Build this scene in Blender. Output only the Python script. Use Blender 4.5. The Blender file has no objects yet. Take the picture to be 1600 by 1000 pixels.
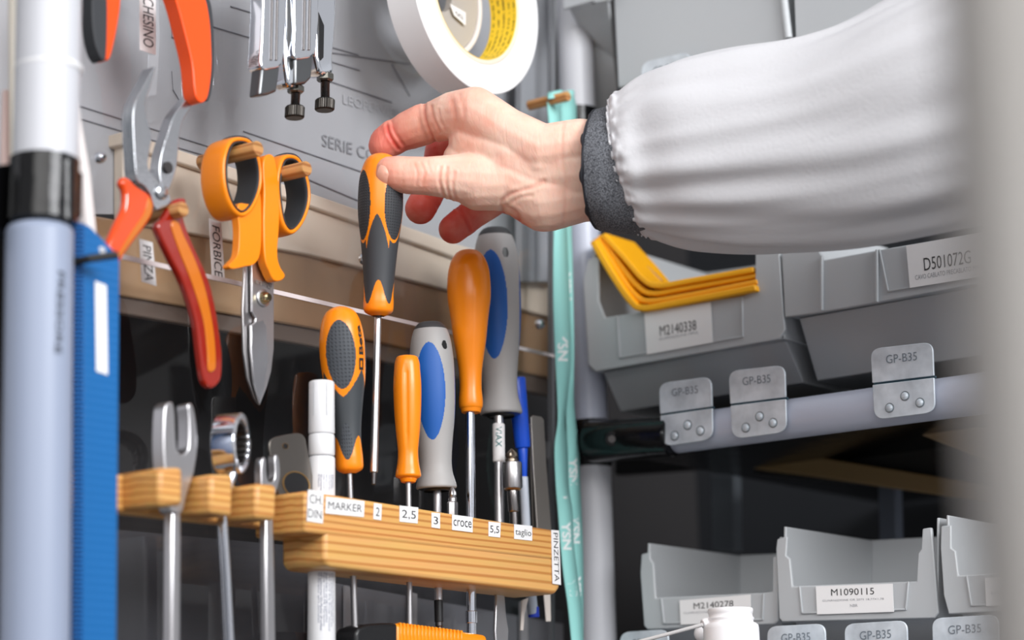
import bpy, bmesh, math, random
import numpy as np
from mathutils import Vector, Matrix, noise
random.seed(7)
SC = bpy.context.scene
COL = SC.collection
# ---------------------------------------------------------------- camera
F = 3666.0                                   # focal length in pixels of the 1600 wide frame
AX = np.array([[0.60291434, 0.15018182, 0.78354305],     # world x: along the tool wall, to the right
               [-0.79746226, 0.1422699, 0.58635588],     # world y: into the tool wall
               [-0.02341459, -0.97836839, 0.20554089]])  # world z: up
P0 = np.array([-200/F*1.5, 100/F*1.5, 1.5])
CAM = np.array([0, 0, 1.2]) - AX @ P0
cd = bpy.data.cameras.new('camera'); cam = bpy.data.objects.new('camera', cd); COL.objects.link(cam)
cd.sensor_width = 36; cd.lens = F/1600*36; cd.clip_start = .05; cd.clip_end = 50
m = Matrix(((AX[0][0], -AX[0][1], -AX[0][2], CAM[0]), (AX[1][0], -AX[1][1], -AX[1][2], CAM[1]),
            (AX[2][0], -AX[2][1], -AX[2][2], CAM[2]), (0, 0, 0, 1)))
cam.matrix_world = m
cd.dof.use_dof = True; cd.dof.focus_distance = 1.46; cd.dof.aperture_fstop = 4.2
SC.camera = cam
SC.view_settings.view_transform = 'Standard'; SC.view_settings.look = 'None'
SC.view_settings.gamma = 1; SC.view_settings.exposure = 0.0; SC.view_settings.use_curve_mapping = False
# ---------------------------------------------------------------- light
wd = bpy.data.worlds.new('World'); SC.world = wd; wd.use_nodes = True
nt = wd.node_tree; nt.nodes.clear()
tc = nt.nodes.new('ShaderNodeTexCoord'); sep = nt.nodes.new('ShaderNodeSeparateXYZ')
nt.links.new(tc.outputs['Generated'], sep.inputs[0])
hm = nt.nodes.new('ShaderNodeMath'); hm.operation = 'MULTIPLY_ADD'; hm.inputs[1].default_value = .5; hm.inputs[2].default_value = .5; nt.links.new(sep.outputs['Z'], hm.inputs[0])
cr = nt.nodes.new('ShaderNodeValToRGB'); nt.links.new(hm.outputs[0], cr.inputs[0])
e = cr.color_ramp.elements; e[0].position = 0.0; e[0].color = (.2, .195, .19, 1); e[1].position = 1; e[1].color = (1.0, 1.02, 1.06, 1)
k = e.new(.5); k.color = (.74, .74, .76, 1)
mp = nt.nodes.new('ShaderNodeMapping'); mp.inputs['Scale'].default_value = (2.2, 2.2, .9)
nt.links.new(tc.outputs['Generated'], mp.inputs[0])
vz = nt.nodes.new('ShaderNodeTexVoronoi'); vz.inputs['Scale'].default_value = 1.7; vz.distance = 'CHEBYCHEV'
nt.links.new(mp.outputs[0], vz.inputs['Vector'])
r2 = nt.nodes.new('ShaderNodeValToRGB'); nt.links.new(vz.outputs['Color'], r2.inputs[0])
r2.color_ramp.interpolation = 'CONSTANT'
q = r2.color_ramp.elements; q[0].color = (.25, .25, .26, 1); q[1].position = .42; q[1].color = (1.0, 1, 1, 1); k = q.new(.75); k.color = (1.9, 1.9, 1.95, 1)
mx = nt.nodes.new('ShaderNodeMix'); mx.data_type = 'RGBA'; mx.blend_type = 'MULTIPLY'; mx.inputs[0].default_value = 1
nt.links.new(cr.outputs[0], mx.inputs[6]); nt.links.new(r2.outputs[0], mx.inputs[7])
bg = nt.nodes.new('ShaderNodeBackground'); bg.inputs[1].default_value = .68
nt.links.new(mx.outputs[2], bg.inputs[0])
wo = nt.nodes.new('ShaderNodeOutputWorld'); nt.links.new(bg.outputs[0], wo.inputs[0])
def area(name, loc, target, sx, sy, power, col=(1, 1, 1)):
    l = bpy.data.lights.new(name, 'AREA'); l.shape = 'RECTANGLE'; l.size = sx; l.size_y = sy; l.energy = power; l.color = col
    o = bpy.data.objects.new(name, l); COL.objects.link(o); o.location = loc
    o.rotation_euler = (Vector(target)-Vector(loc)).to_track_quat('-Z', 'Y').to_euler()
    o['kind'] = 'structure'
    return o
area('unseen_soft_light', (-1.9, -1.45, 2.2), (.1, -.1, 1.25), 1.9, 1.2, 27, (1, .98, .95))  # unseen soft light at left, added to brighten handles and bin fronts
area('unseen_soft_light', (-.45, -2.25, 2.05), (.1, -.1, 1.25), 1.3, .8, 54, (.97, .985, 1))  # unseen soft key, direction set by bin shadows, lowered to move the arm's shadow
# ---------------------------------------------------------------- maps: photo measures -> the two working planes
def ray(px, py):
    return AX @ np.array([(px-800)/F, (py-500)/F, 1.0])
def W(px, py, d=0.0):      # point on the plane d mm in front of the tool wall (y = -d)
    r = ray(px, py); t = (-d/1000-CAM[1])/r[1]; return Vector(CAM+r*t)
def dep(p): return float(((np.array(p)-CAM) @ AX)[2])
XS = W(922, 700, 20).x
def S(px, py, d=0.0):      # point on the plane d mm in front of the bin shelf (x = XS-d)
    r = ray(px, py); t = (XS-d/1000-CAM[0])/r[0]; return Vector(CAM+r*t)
def Zp(px, py, z):         # point at depth z mm from the camera
    return Vector(CAM+ray(px, py)*z/1000)
def kpx(p): return dep(p)/F   # metres per pixel at p
TOCAM = lambda p: (Vector(CAM)-Vector(p)).normalized()
X = Vector((1, 0, 0)); Y = Vector((0, 1, 0)); Zv = Vector((0, 0, 1)); MM = .001
# ---------------------------------------------------------------- materials
def lin(c):
    return tuple(((v/255)/12.92 if v/255 <= .04045 else ((v/255+.055)/1.055)**2.4) for v in c)+(1,)
MATS = {}
def mat(name, rgb=(128, 128, 128), rough=.5, metal=0.0, **kw):
    if name in MATS: return MATS[name]
    M_ = bpy.data.materials.new(name); M_.use_nodes = True; MATS[name] = M_
    n = M_.node_tree; b = n.nodes['Principled BSDF']
    b.inputs['Base Color'].default_value = lin(rgb); b.inputs['Roughness'].default_value = rough; b.inputs['Metallic'].default_value = metal
    for k_, v in kw.items():
        if k_ in ('noise', 'var', 'spec'): continue
        b.inputs[k_.replace('_', ' ')].default_value = v
    if 'spec' in kw: b.inputs['Specular IOR Level'].default_value = kw['spec']
    if 'noise' in kw:       # (scale, bump strength, distance)
        s, st, di = kw['noise']
        t = n.nodes.new('ShaderNodeTexCoord'); no = n.nodes.new('ShaderNodeTexNoise'); no.inputs['Scale'].default_value = s; no.inputs['Detail'].default_value = 4
        bu = n.nodes.new('ShaderNodeBump'); bu.inputs['Strength'].default_value = st; bu.inputs['Distance'].default_value = di
        n.links.new(t.outputs['Object'], no.inputs['Vector']); n.links.new(no.outputs['Fac'], bu.inputs['Height']); n.links.new(bu.outputs[0], b.inputs['Normal'])
    if 'var' in kw:         # (scale, second colour)
        s, c2 = kw['var']
        t = n.nodes.new('ShaderNodeTexCoord'); no = n.nodes.new('ShaderNodeTexNoise'); no.inputs['Scale'].default_value = s; no.inputs['Detail'].default_value = 5
        rp = n.nodes.new('ShaderNodeValToRGB'); rp.color_ramp.elements[0].position = .35; rp.color_ramp.elements[1].position = .68
        rp.color_ramp.elements[0].color = lin(rgb); rp.color_ramp.elements[1].color = lin(c2)
        n.links.new(t.outputs['Object'], no.inputs['Vector']); n.links.new(no.outputs['Fac'], rp.inputs[0]); n.links.new(rp.outputs[0], b.inputs['Base Color'])
    return M_
def wood(name, c1, c2, scale, axis, sl=1.0):
    M_ = bpy.data.materials.new(name); M_.use_nodes = True; n = M_.node_tree; b = n.nodes['Principled BSDF']; MATS[name] = M_
    b.inputs['Roughness'].default_value = .42
    t = n.nodes.new('ShaderNodeTexCoord'); mp_ = n.nodes.new('ShaderNodeMapping'); mp_.inputs['Scale'].default_value = axis
    mp_.inputs['Rotation'].default_value = (.25, 0, .06*sl)
    no = n.nodes.new('ShaderNodeTexNoise'); no.inputs['Scale'].default_value = 14; no.inputs['Detail'].default_value = 2
    wv = n.nodes.new('ShaderNodeTexWave'); wv.wave_type = 'RINGS'; wv.rings_direction = 'X'; wv.inputs['Scale'].default_value = scale; wv.inputs['Distortion'].default_value = 3.4
    wv.inputs['Detail'].default_value = 2; wv.inputs['Detail Scale'].default_value = .55
    rp = n.nodes.new('ShaderNodeValToRGB'); rp.color_ramp.elements[0].color = lin(c1); rp.color_ramp.elements[1].color = lin(c2)
    rp.color_ramp.elements[0].position = .55; rp.color_ramp.elements[1].position = 1.0
    fn = n.nodes.new('ShaderNodeTexNoise'); fn.inputs['Scale'].default_value = 300; mp2 = n.nodes.new('ShaderNodeMapping'); mp2.inputs['Scale'].default_value = (.06, 1, 1)
    mxx = n.nodes.new('ShaderNodeMix'); mxx.data_type = 'RGBA'; mxx.blend_type = 'MULTIPLY'; mxx.inputs[0].default_value = .22
    n.links.new(t.outputs['Object'], mp_.inputs[0]); n.links.new(mp_.outputs[0], wv.inputs['Vector']); n.links.new(wv.outputs['Fac'], rp.inputs[0])
    n.links.new(t.outputs['Object'], mp2.inputs[0]); n.links.new(mp2.outputs[0], fn.inputs['Vector'])
    n.links.new(rp.outputs[0], mxx.inputs[6]); n.links.new(fn.outputs['Color'], mxx.inputs[7]); n.links.new(mxx.outputs[2], b.inputs['Base Color'])
    return M_
def dotted(name, rgb, step=2.0, rough=.6):      # rubber with a grid of small dimples, from the UV in mm
    M_ = mat(name, rgb, rough); n = M_.node_tree; b = n.nodes['Principled BSDF']
    uv = n.nodes.new('ShaderNodeUVMap'); sc = n.nodes.new('ShaderNodeVectorMath'); sc.operation = 'SCALE'; sc.inputs['Scale'].default_value = 1/step
    fr = n.nodes.new('ShaderNodeVectorMath'); fr.operation = 'FRACTION'; su = n.nodes.new('ShaderNodeVectorMath'); su.operation = 'SUBTRACT'; su.inputs[1].default_value = (.5, .5, 0)
    ln = n.nodes.new('ShaderNodeVectorMath'); ln.operation = 'LENGTH'
    lt = n.nodes.new('ShaderNodeMapRange'); lt.inputs[1].default_value = .16; lt.inputs[2].default_value = .30
    n.links.new(uv.outputs[0], sc.inputs[0]); n.links.new(sc.outputs[0], fr.inputs[0]); n.links.new(fr.outputs[0], su.inputs[0]); n.links.new(su.outputs[0], ln.inputs[0]); n.links.new(ln.outputs['Value'], lt.inputs[0])
    bu = n.nodes.new('ShaderNodeBump'); bu.inputs['Strength'].default_value = .9; bu.inputs['Distance'].default_value = .0006
    n.links.new(lt.outputs[0], bu.inputs['Height']); n.links.new(bu.outputs[0], b.inputs['Normal'])
    return M_
ORANGE = mat('orange plastic', (250, 140, 14), .28, noise=(900, .05, .0005))
BLACKR = mat('black rubber', (52, 54, 58), .55); BLK = mat('black plastic', (22, 22, 24), .35)
DOT = dotted('dimpled rubber', (66, 70, 76), 2.3); DOT2 = dotted('dimpled black rubber', (50, 52, 56), 1.7)
GREYH = mat('grey handle plastic', (168, 166, 165), .5, noise=(1500, .15, .0003)); BLUEH = mat('blue handle plastic', (10, 88, 172), .5)
STEEL = mat('brushed steel', (185, 183, 184), .3, 1); CHROME = mat('chrome', (225, 228, 235), .07, 1); DSTEEL = mat('dark steel', (95, 92, 92), .35, 1)
SATIN = mat('satin steel', (205, 203, 205), .34, 1, noise=(400, .05, .0004)); ZINC = mat('zinc plate', (222, 230, 238), .36, .25, noise=(60, .12, .001), var=(70, (190, 198, 206)))
WHITEP = mat('white plastic', (226, 226, 228), .35); PAPER = mat('paper', (240, 238, 238), .6); INK = mat('ink', (32, 32, 34), .6)
INKG = mat('grey ink', (150, 150, 155), .6); INKB = mat('blue grey ink', (70, 82, 120), .6)
PIPE = mat('pipe coating', (182, 187, 203), .3); PIPEW = mat('white pipe coating', (202, 203, 209), .35)
BINM = mat('grey bin plastic', (184, 187, 190), .42, noise=(900, .08, .0003)); BLKM = mat('black lacquered metal', (14, 14, 16), .18, .3, noise=(90, .3, .0015))
PINE = wood('pine', (232, 174, 100), (196, 128, 62), 80, (.10, 1, 1)); PINE2 = wood('pine block', (234, 178, 106), (200, 134, 68), 58, (.08, 1, 1), -1)
DOWEL = wood('dowel wood', (205, 150, 92), (160, 100, 50), 60, (1, .1, 1))
# ---------------------------------------------------------------- object helpers
def link(o, parent=None):
    COL.objects.link(o)
    if parent is not None: o.parent = parent
    return o
def thing(name, label, cat, group=None, loc=(0, 0, 0)):
    o = bpy.data.objects.new(name, None); COL.objects.link(o); o.empty_display_size = .01
    o.location = loc
    o['label'] = label; o['category'] = cat
    if group: o['group'] = group
    return o
def tag(o, label, cat, group=None):
    o['label'] = label; o['category'] = cat
    if group: o['group'] = group
    return o
def struct(o): o['kind'] = 'structure'; return o
class B:
    def __init__(s): s.bm = bmesh.new(); s.uv = None
    def V(s, p): return s.bm.verts.new(p)
    def face(s, vs):
        try: return s.bm.faces.new(vs)
        except ValueError: return None
    def prism(s, pts, off, inner=None):
        off = Vector(off); a = [s.V(p) for p in pts]; b = [s.V(Vector(p)+off) for p in pts]; n = len(a)
        for i in range(n): s.face((a[i], a[(i+1) % n], b[(i+1) % n], b[i]))
        if inner is None: s.face(a[::-1]); s.face(b)
        else:
            c = [s.V(p) for p in inner]; d = [s.V(Vector(p)+off) for p in inner]
            for i in range(n):
                j = (i+1) % n
                s.face((c[j], c[i], d[i], d[j])); s.face((a[j], a[i], c[i], c[j])); s.face((b[i], b[j], d[j], d[i]))
        return s
    def hexa(s, p):  # 8 corners: front 4 (ccw), back 4
        v = [s.V(q) for q in p]
        for f in ((0, 1, 2, 3), (7, 6, 5, 4), (0, 4, 5, 1), (1, 5, 6, 2), (2, 6, 7, 3), (3, 7, 4, 0)): s.face([v[i] for i in f])
        return s
    def box(s, lo, hi):
        x0, y0, z0 = lo; x1, y1, z1 = hi
        return s.hexa([(x0, y0, z0), (x1, y0, z0), (x1, y0, z1), (x0, y0, z1), (x0, y1, z0), (x1, y1, z0), (x1, y1, z1), (x0, y1, z1)])
    def tube(s, pts, radii, n=20, caps=True, flat=None, squash=1.0):
        pts = [Vector(p) for p in pts]
        if not hasattr(radii, '__len__'): radii = [radii]*len(pts)
        rings = []; ref = None
        for i, p in enumerate(pts):
            t = (pts[min(i+1, len(pts)-1)]-pts[max(i-1, 0)]).normalized()
            if flat is not None: ref = Vector(flat)
            if ref is None: ref = Zv if abs(t.z) < .8 else X
            u = (ref-t*ref.dot(t)).normalized(); w = t.cross(u); ref = u
            rings.append([s.V(p+(u*math.cos(a)*squash+w*math.sin(a))*radii[i]) for a in [2*math.pi*j/n for j in range(n)]])
        for a, b in zip(rings, rings[1:]):
            for j in range(n): s.face((a[j], a[(j+1) % n], b[(j+1) % n], b[j]))
        if caps: s.face(rings[0][::-1]); s.face(rings[-1])
        return s
    def ball(s, c, r, n=12, sc=(1, 1, 1)):
        c = Vector(c); rings = []
        for i in range(1, n):
            a = math.pi*i/n; rings.append([s.V(c+Vector((math.sin(a)*math.cos(p)*sc[0], math.sin(a)*math.sin(p)*sc[1], math.cos(a)*sc[2]))*r) for p in [2*math.pi*j/(2*n) for j in range(2*n)]])
        t, u = s.V(c+Vector((0, 0, r*sc[2]))), s.V(c-Vector((0, 0, r*sc[2]))); m_ = 2*n
        for j in range(m_): s.face((t, rings[0][j], rings[0][(j+1) % m_])); s.face((u, rings[-1][(j+1) % m_], rings[-1][j]))
        for p, q in zip(rings, rings[1:]):
            for j in range(m_): s.face((p[j], q[j], q[(j+1) % m_], p[(j+1) % m_]))
        return s
    def build(s, name, mt, parent=None, smooth=True, bevel=0, ang=40, seg=2, sub=0):
        bm = s.bm; bmesh.ops.recalc_face_normals(bm, faces=bm.faces[:])
        me = bpy.data.meshes.new(name); bm.to_mesh(me); bm.free()
        if mt: me.materials.append(mt)
        if smooth: me.shade_smooth()
        o = bpy.data.objects.new(name, me); link(o, parent)
        if smooth and ang: me.set_sharp_from_angle(angle=math.radians(ang))
        if bevel:
            md = o.modifiers.new('bevel', 'BEVEL'); md.width = bevel; md.segments = seg; md.limit_method = 'ANGLE'; md.angle_limit = math.radians(35)
            md.harden_normals = False
        if sub: md = o.modifiers.new('sub', 'SUBSURF'); md.levels = sub; md.render_levels = sub
        return o
def crom(pts, n=6, closed=True):
    P = [np.array(p, float) for p in pts]; out = []; L = len(P)
    for i in range(L if closed else L-1):
        g = (lambda k_: P[k_ % L]) if closed else (lambda k_: P[min(max(k_, 0), L-1)])
        a, b, c, d = g(i-1), g(i), g(i+1), g(i+2)
        for j in range(n):
            t = j/n; out.append(.5*((2*b)+(-a+c)*t+(2*a-5*b+4*c-d)*t*t+(-a+3*b-3*c+d)*t**3))
    if not closed: out.append(P[-1])
    return [tuple(o) for o in out]
def interp(tab, t):
    xs = [a[0] for a in tab]; return float(np.interp(t, xs, [a[1] for a in tab]))
def smoothprof(prof, n=80):
    # monotone resample with light smoothing inside
    ts = np.linspace(0, 1, n+1); p = crom(prof, 8, False); xs = np.array([a[0] for a in p]); ys = np.array([a[1] for a in p])
    xs = np.maximum.accumulate(xs); return [(t, max(0.0, float(np.interp(t, xs, ys)))) for t in ts]
def frame(p0, p1):
    ax = (p1-p0).normalized(); c = TOCAM((p0+p1)/2); f = (c-ax*c.dot(ax)).normalized(); r = f.cross(ax); 
    # r: to the viewer's right when ax points down
    camr = Vector((AX[0][0], AX[1][0], AX[2][0]))
    if r.dot(camr) < 0: r = -r
    return ax, f, r
def handle(p0, p1, prof, cls, mats, names, parent, nt_=210, ns=200, mod=None, scale=None):
    """turned handle split into one mesh per region; cls(theta,t) -> region index; theta 0 faces the viewer, + to the right"""
    ax, f, r = frame(p0, p1); L = (p1-p0).length; k_ = scale or kpx(p0)
    pr = smoothprof(prof, nt_)
    def pt(th, t, extra=0):
        rr = interp(pr, t)*k_
        if mod: rr *= mod(th, t)
        rr += extra
        return p0+ax*L*t+(f*math.cos(th)+r*math.sin(th))*rr
    groups = {}
    ts = [a[0] for a in pr]; ths = [2*math.pi*j/ns-math.pi for j in range(ns)]
    for i in range(nt_):
        for j in range(ns):
            tm = (ts[i]+ts[i+1])/2; thm = ths[j]+math.pi/ns
            groups.setdefault(cls(thm, tm), []).append((i, j))
    out = {}
    for g, cells in groups.items():
        bm = bmesh.new(); vs = {}; uvl = bm.loops.layers.uv.new('UVMap')
        def gv(i, j):
            j %= ns
            if (i, j) not in vs: vs[(i, j)] = bm.verts.new(pt(ths[j], ts[i]))
            return vs[(i, j)]
        for i, j in cells:
            q_ = [gv(i, j), gv(i, j+1), gv(i+1, j+1), gv(i+1, j)]
            fc = bm.faces.new(q_); rr = interp(pr, .45)*k_*1000
            for lp, (ii, jj) in zip(fc.loops, ((i, j), (i, j+1), (i+1, j+1), (i+1, j))):
                lp[uvl].uv = ((2*math.pi*jj/ns)*rr, ts[ii]*L*1000)
            fc.smooth = True
        bmesh.ops.recalc_face_normals(bm, faces=bm.faces[:])
        # make sure normals point outwards
        c0 = bm.faces[0] if hasattr(bm.faces, 'ensure_lookup_table') and not bm.faces.ensure_lookup_table() else bm.faces[0]
        cc = c0.calc_center_median(); axp = p0+ax*(cc-p0).dot(ax)
        if c0.normal.dot(cc-axp) < 0: bmesh.ops.reverse_faces(bm, faces=bm.faces[:])
        me = bpy.data.meshes.new(names[g]); bm.to_mesh(me); bm.free(); me.materials.append(mats[g]); me.shade_smooth()
        o = bpy.data.objects.new(names[g], me); link(o, parent); out[g] = o
    return pt, out
def text_mesh(body, font_space=1.0, off=0.0):
    c = bpy.data.curves.new('txt', 'FONT'); c.body = body; c.space_character = font_space; c.resolution_u = 3; c.offset = off
    o = bpy.data.objects.new('txt', c); COL.objects.link(o); dg = bpy.context.evaluated_depsgraph_get(); dg.update()
    me = bpy.data.meshes.new_from_object(o.evaluated_get(dg)); bpy.data.objects.remove(o); bpy.data.curves.remove(c)
    v = np.array([p.co[:] for p in me.vertices]).reshape(-1, 3)
    lo = v.min(0); hi = v.max(0)
    for p in me.vertices: p.co.x = (p.co.x-lo[0])/(hi[0]-lo[0]); p.co.y = (p.co.y-lo[1])/(hi[1]-lo[1])
    return me
def text(body, o_, u, v, mt, parent, name='lettering', lift=.0004, fn=None, sp=1.0, off=0.0):
    """lettering filling the parallelogram o_, o_+u (reading direction), o_+v (letter height)"""
    me = text_mesh(body, sp, off); u = Vector(u); v = Vector(v); o_ = Vector(o_); n = u.cross(v).normalized()
    if n.dot(TOCAM(o_)) < 0: n = -n
    for p in me.vertices:
        p.co = fn(p.co.x, p.co.y) if fn else o_+u*p.co.x+v*p.co.y+n*lift
    me.materials.clear(); me.materials.append(mt); ob = bpy.data.objects.new(name, me); return link(ob, parent)
def quad(name, P4, mt, parent, thick=.0003, bevel=0):
    """thin sticker through 4 corners, thickened toward the viewer"""
    n = (P4[1]-P4[0]).cross(P4[3]-P4[0]).normalized()
    if n.dot(TOCAM(P4[0])) < 0: n = -n
    return B().prism(P4, n*thick).build(name, mt, parent, smooth=False, bevel=bevel)
def sticker(fn, d, c4, lines, parent, label=None, mt=None, name='sticker', lift=.0004, ink=None, thick=.0003):
    """c4: photo corners TL,TR,BR,BL; lines: (text, x0, x1, ybaseline, ytop) as fractions of the sticker"""
    P = [fn(x, y, d) for x, y in c4]; s_ = quad(name, P, mt or PAPER, parent, thick)
    if label: s_['label'] = label
    tl, tr, br, bl = P; n = (tr-tl).cross(bl-tl).normalized()
    if n.dot(TOCAM(tl)) < 0: n = -n
    def at(a, b): return (tl*(1-a)+tr*a)*(1-b)+(bl*(1-a)+br*a)*b+n*(thick+lift*.3)
    for l in lines:
        if l is None: continue
        body, x0, x1, yb, yt = l[:5]; ik = l[5] if len(l) > 5 else (ink or INK); rot = len(l) > 6 and l[6]
        if rot: me = text(body, (0, 0, 0), X, Y, ik, s_, fn=lambda x, y: at(x0+(x1-x0)*y, yt+(yb-yt)*x))   # reads downward
        else: me = text(body, (0, 0, 0), X, Y, ik, s_, fn=lambda x, y: at(x0+(x1-x0)*x, yb+(yt-yb)*y))
    return s_
def poly(name, pts, d, th, mt, parent, sm=0, bevel=.0006, fn=W, vec=None, seg=2, ang=40):
    """outline measured on the plane d mm out, extruded th mm back into the wall (or along vec)"""
    if sm: pts = crom(pts, sm)
    v = vec if vec is not None else ((0, th*MM, 0) if fn is W else (th*MM, 0, 0))
    return B().prism([fn(x, y, d) for x, y in pts], v).build(name, mt, parent, bevel=bevel, seg=seg, ang=ang)
# ================================================================ SETTING
DARK = mat('dark wall', (50, 48, 49), .5); DARK2 = mat('dark interior', (40, 42, 46), .5)
struct(poly('wall_back', [(-400, -500), (1250, -500), (1250, 1400), (-400, 1400)], -160, 12, DARK, None, bevel=0))
struct(poly('wall_right', [(700, -500), (1900, -900), (1900, 1500), (700, 1500)], -420, 12, DARK2, None, bevel=0, fn=S))
# grey cabinet behind the clear panel, with ruled seams and moulded lettering
GREYS = mat('grey sheet', (176, 177, 180), .34, noise=(500, .05, .0003))
cab = thing('storage_cabinet', 'pale grey cabinet face with moulded letters SERIE CO, seen through the clear panel', 'cabinet')
poly('front_sheet', [(-60, -160), (900, -160), (900, 480), (500, 345), (192, 335), (-60, 330)], -34, 3, GREYS, cab, bevel=0)
SEAM = mat('seam', (112, 112, 118), .6)
def seam(x0, y0, x1, y1, d, w=.9, parent=cab, mt=SEAM, name='seam'):
    a = W(x0, y0, d); b = W(x1, y1, d); h = Zv*(kpx(a)*w)
    return B().prism([a-h, b-h, b+h, a+h], (0, -.0004, 0)).build(name, mt, parent, smooth=False)
for s_ in [(100, 158, 360, 240), (100, 178, 200, 208), (330, 41, 562, 110), (440, 52, 560, 86), (380, 205, 575, 272), (500, 122, 612, 160), (200, 208, 330, 246),
           (360, 10, 440, 34), (268, 30, 268, 58), (268, 58, 273, 60), (268, 112, 270, 140), (270, 140, 284, 164), (500, 80, 640, 100), (612, 100, 640, 150), (480, 280, 570, 318)]:
    seam(*s_, -33.5, .8)
def ctext(body, x, y, w, h, d, sl, parent, mt, name='moulded_lettering', fn=W, vx=0.0, sp=1.0):
    a = fn(x, y, d); return text(body, a, fn(x+w, y+w*sl, d)-a, fn(x+vx, y-h, d)-a, mt, parent, name, sp=sp)
MOULD = mat('moulded letter', (146, 147, 151), .4)
ctext('SERIE CO', 503, 228, 84, 19, -33.4, .30, cab, MOULD)
ctext('LEOPERVIER', 536, 162, 90, 15, -33.4, .28, cab, mat('faint moulded letter', (188, 189, 192), .4))
# cream rail and lower lips; tan board has the curve's shading put into its colour
CREAM = mat('cream enamel', (232, 216, 196), .4, noise=(12, .1, .003)); CREAMSH = mat('shaded cream enamel', (178, 146, 112), .3, noise=(9, .25, .004), var=(7, (150, 112, 80))); BRN = mat('brown grey lip', (112, 98, 88), .4)
rail = thing('wall_rail', 'cream coloured metal rail running behind the clear panel above the dark area', 'rail')
def strip(name, top, bot, d, th, mt, parent):
    pts = [W(x, y, d) for x, y in top]+[W(x, y, d) for x, y in bot[::-1]]
    return B().prism(pts, (0, th*MM, 0)).build(name, mt, parent, bevel=.001)
strip('upper_ledge', [(192, 205), (485, 301), (711, 380), (905, 437)], [(192, 225), (485, 322), (711, 402), (905, 458)], -22, 14, CREAM, rail)
strip('face_board', [(192, 224), (485, 321), (711, 401), (905, 457)], [(192, 345), (485, 398), (711, 455), (905, 508)], -26, 8, CREAM, rail)
strip('lower_board', [(110, 330), (192, 345), (485, 398), (711, 455), (905, 508)], [(110, 452), (192, 462), (485, 512), (711, 560), (905, 600)], -30, 6, CREAMSH, rail)
strip('bottom_lip', [(110, 452), (192, 462), (485, 512), (711, 560), (905, 600)], [(110, 476), (192, 490), (485, 540), (711, 588), (905, 628)], -33, 6, BRN, rail)
low = thing('lower_cabinet', 'dark grey cabinet face low behind the wooden rack and screwdriver tips', 'cabinet')
poly('front_sheet', [(100, 820), (450, 852), (880, 955), (880, 1100), (100, 1100)], -60, 3, mat('dark grey sheet', (84, 84, 88), .4, noise=(6, .2, .004), var=(5, (58, 58, 62))), low, bevel=0)
poly('pale_sheet', [(490, 905), (880, 975), (880, 1100), (480, 1100)], -54, 3, mat('mid grey sheet', (142, 142, 147), .4), low, bevel=0)
for x_, w_, y_ in ((640, 12, 925), (815, 10, 940), (540, 9, 915)):  # pale vertical strips that paint the light streaks behind the rack
    poly('reflection_streak', [(x_, y_), (x_+w_, y_+3), (x_+w_, 1050), (x_, 1050)], -50, 2, mat('pale reflection streak', (190, 188, 190), .4), low, bevel=0)
# grey uprights behind the right end of the clear panel
up = thing('cabinet_upright', 'blurred grey metal upright behind the right end of the clear panel', 'upright')
poly('upright_face', [(738, 200), (765, 200), (770, 440), (742, 430)], -36, 6, mat('grey upright', (128, 130, 134), .4), up)
poly('upright_edge', [(815, -60), (864, -60), (864, 440), (815, 440)], -16, 6, mat('grey upright light', (164, 166, 170), .4), up)
# clear panel
pm = bpy.data.materials.new('clear acrylic'); pm.use_nodes = True; n = pm.node_tree; n.nodes.clear()
o_ = n.nodes.new('ShaderNodeOutputMaterial'); tr = n.nodes.new('ShaderNodeBsdfTransparent'); gl = n.nodes.new('ShaderNodeBsdfGlossy'); gl.inputs['Roughness'].default_value = .03
fr = n.nodes.new('ShaderNodeFresnel'); fr.inputs['IOR'].default_value = 1.42; ms = n.nodes.new('ShaderNodeMixShader')
tr.inputs[0].default_value = (.955, .955, .96, 1)
ge = n.nodes.new('ShaderNodeNewGeometry'); iv = n.nodes.new('ShaderNodeMath'); iv.operation = 'SUBTRACT'; iv.inputs[0].default_value = 1
ml = n.nodes.new('ShaderNodeMath'); ml.operation = 'MULTIPLY'; n.links.new(ge.outputs['Backfacing'], iv.inputs[1]); n.links.new(fr.outputs[0], ml.inputs[0]); n.links.new(iv.outputs[0], ml.inputs[1])
n.links.new(ml.outputs[0], ms.inputs[0]); n.links.new(tr.outputs[0], ms.inputs[1]); n.links.new(gl.outputs[0], ms.inputs[2]); n.links.new(ms.outputs[0], o_.inputs[0])
panel = thing('acrylic_panel', 'clear acrylic tool panel with reflections, name stickers and screws, carrying the hanging tools', 'panel')
P = [(60, -200), (866, -200), (866, 1150), (60, 1150)]
B().prism([W(x, y, 0) for x, y in P], (0, .004, 0)).build('clear_sheet', pm, panel, smooth=False)
EDGE = mat('pale acrylic edge', (226, 214, 214), .4)  # whitened to paint the reflection along the acrylic edge
a = [W(140, 386, 1), W(865, 554, 1), W(865, 559, 1), W(140, 394, 1)]
B().prism(a, (0, -.001, 0)).build('edge_line', EDGE, panel, smooth=False)
B().prism([W(863, -200, 1), W(867, -200, 1), W(867, 1100, 1), W(863, 1100, 1)], (0, .004, 0)).build('side_edge', mat('acrylic side', (120, 122, 126), .3), panel, smooth=False)
for sx, sy, r_ in ((154, 247, 9), (841, 507, 8), (566, 405, 9)):
    p = W(sx, sy, 0); k_ = kpx(p); s_ = B()
    s_.tube([p, p-Y*.002, p-Y*.004, p-Y*.0048], [r_*k_*1.0, r_*k_, r_*k_*.75, r_*k_*.3], 20)
    so = s_.build('screw', CHROME, panel)
    B().tube([p-Y*.0047, p-Y*.0051], r_*k_*.32, 6).build('socket', BLK, so)
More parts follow.
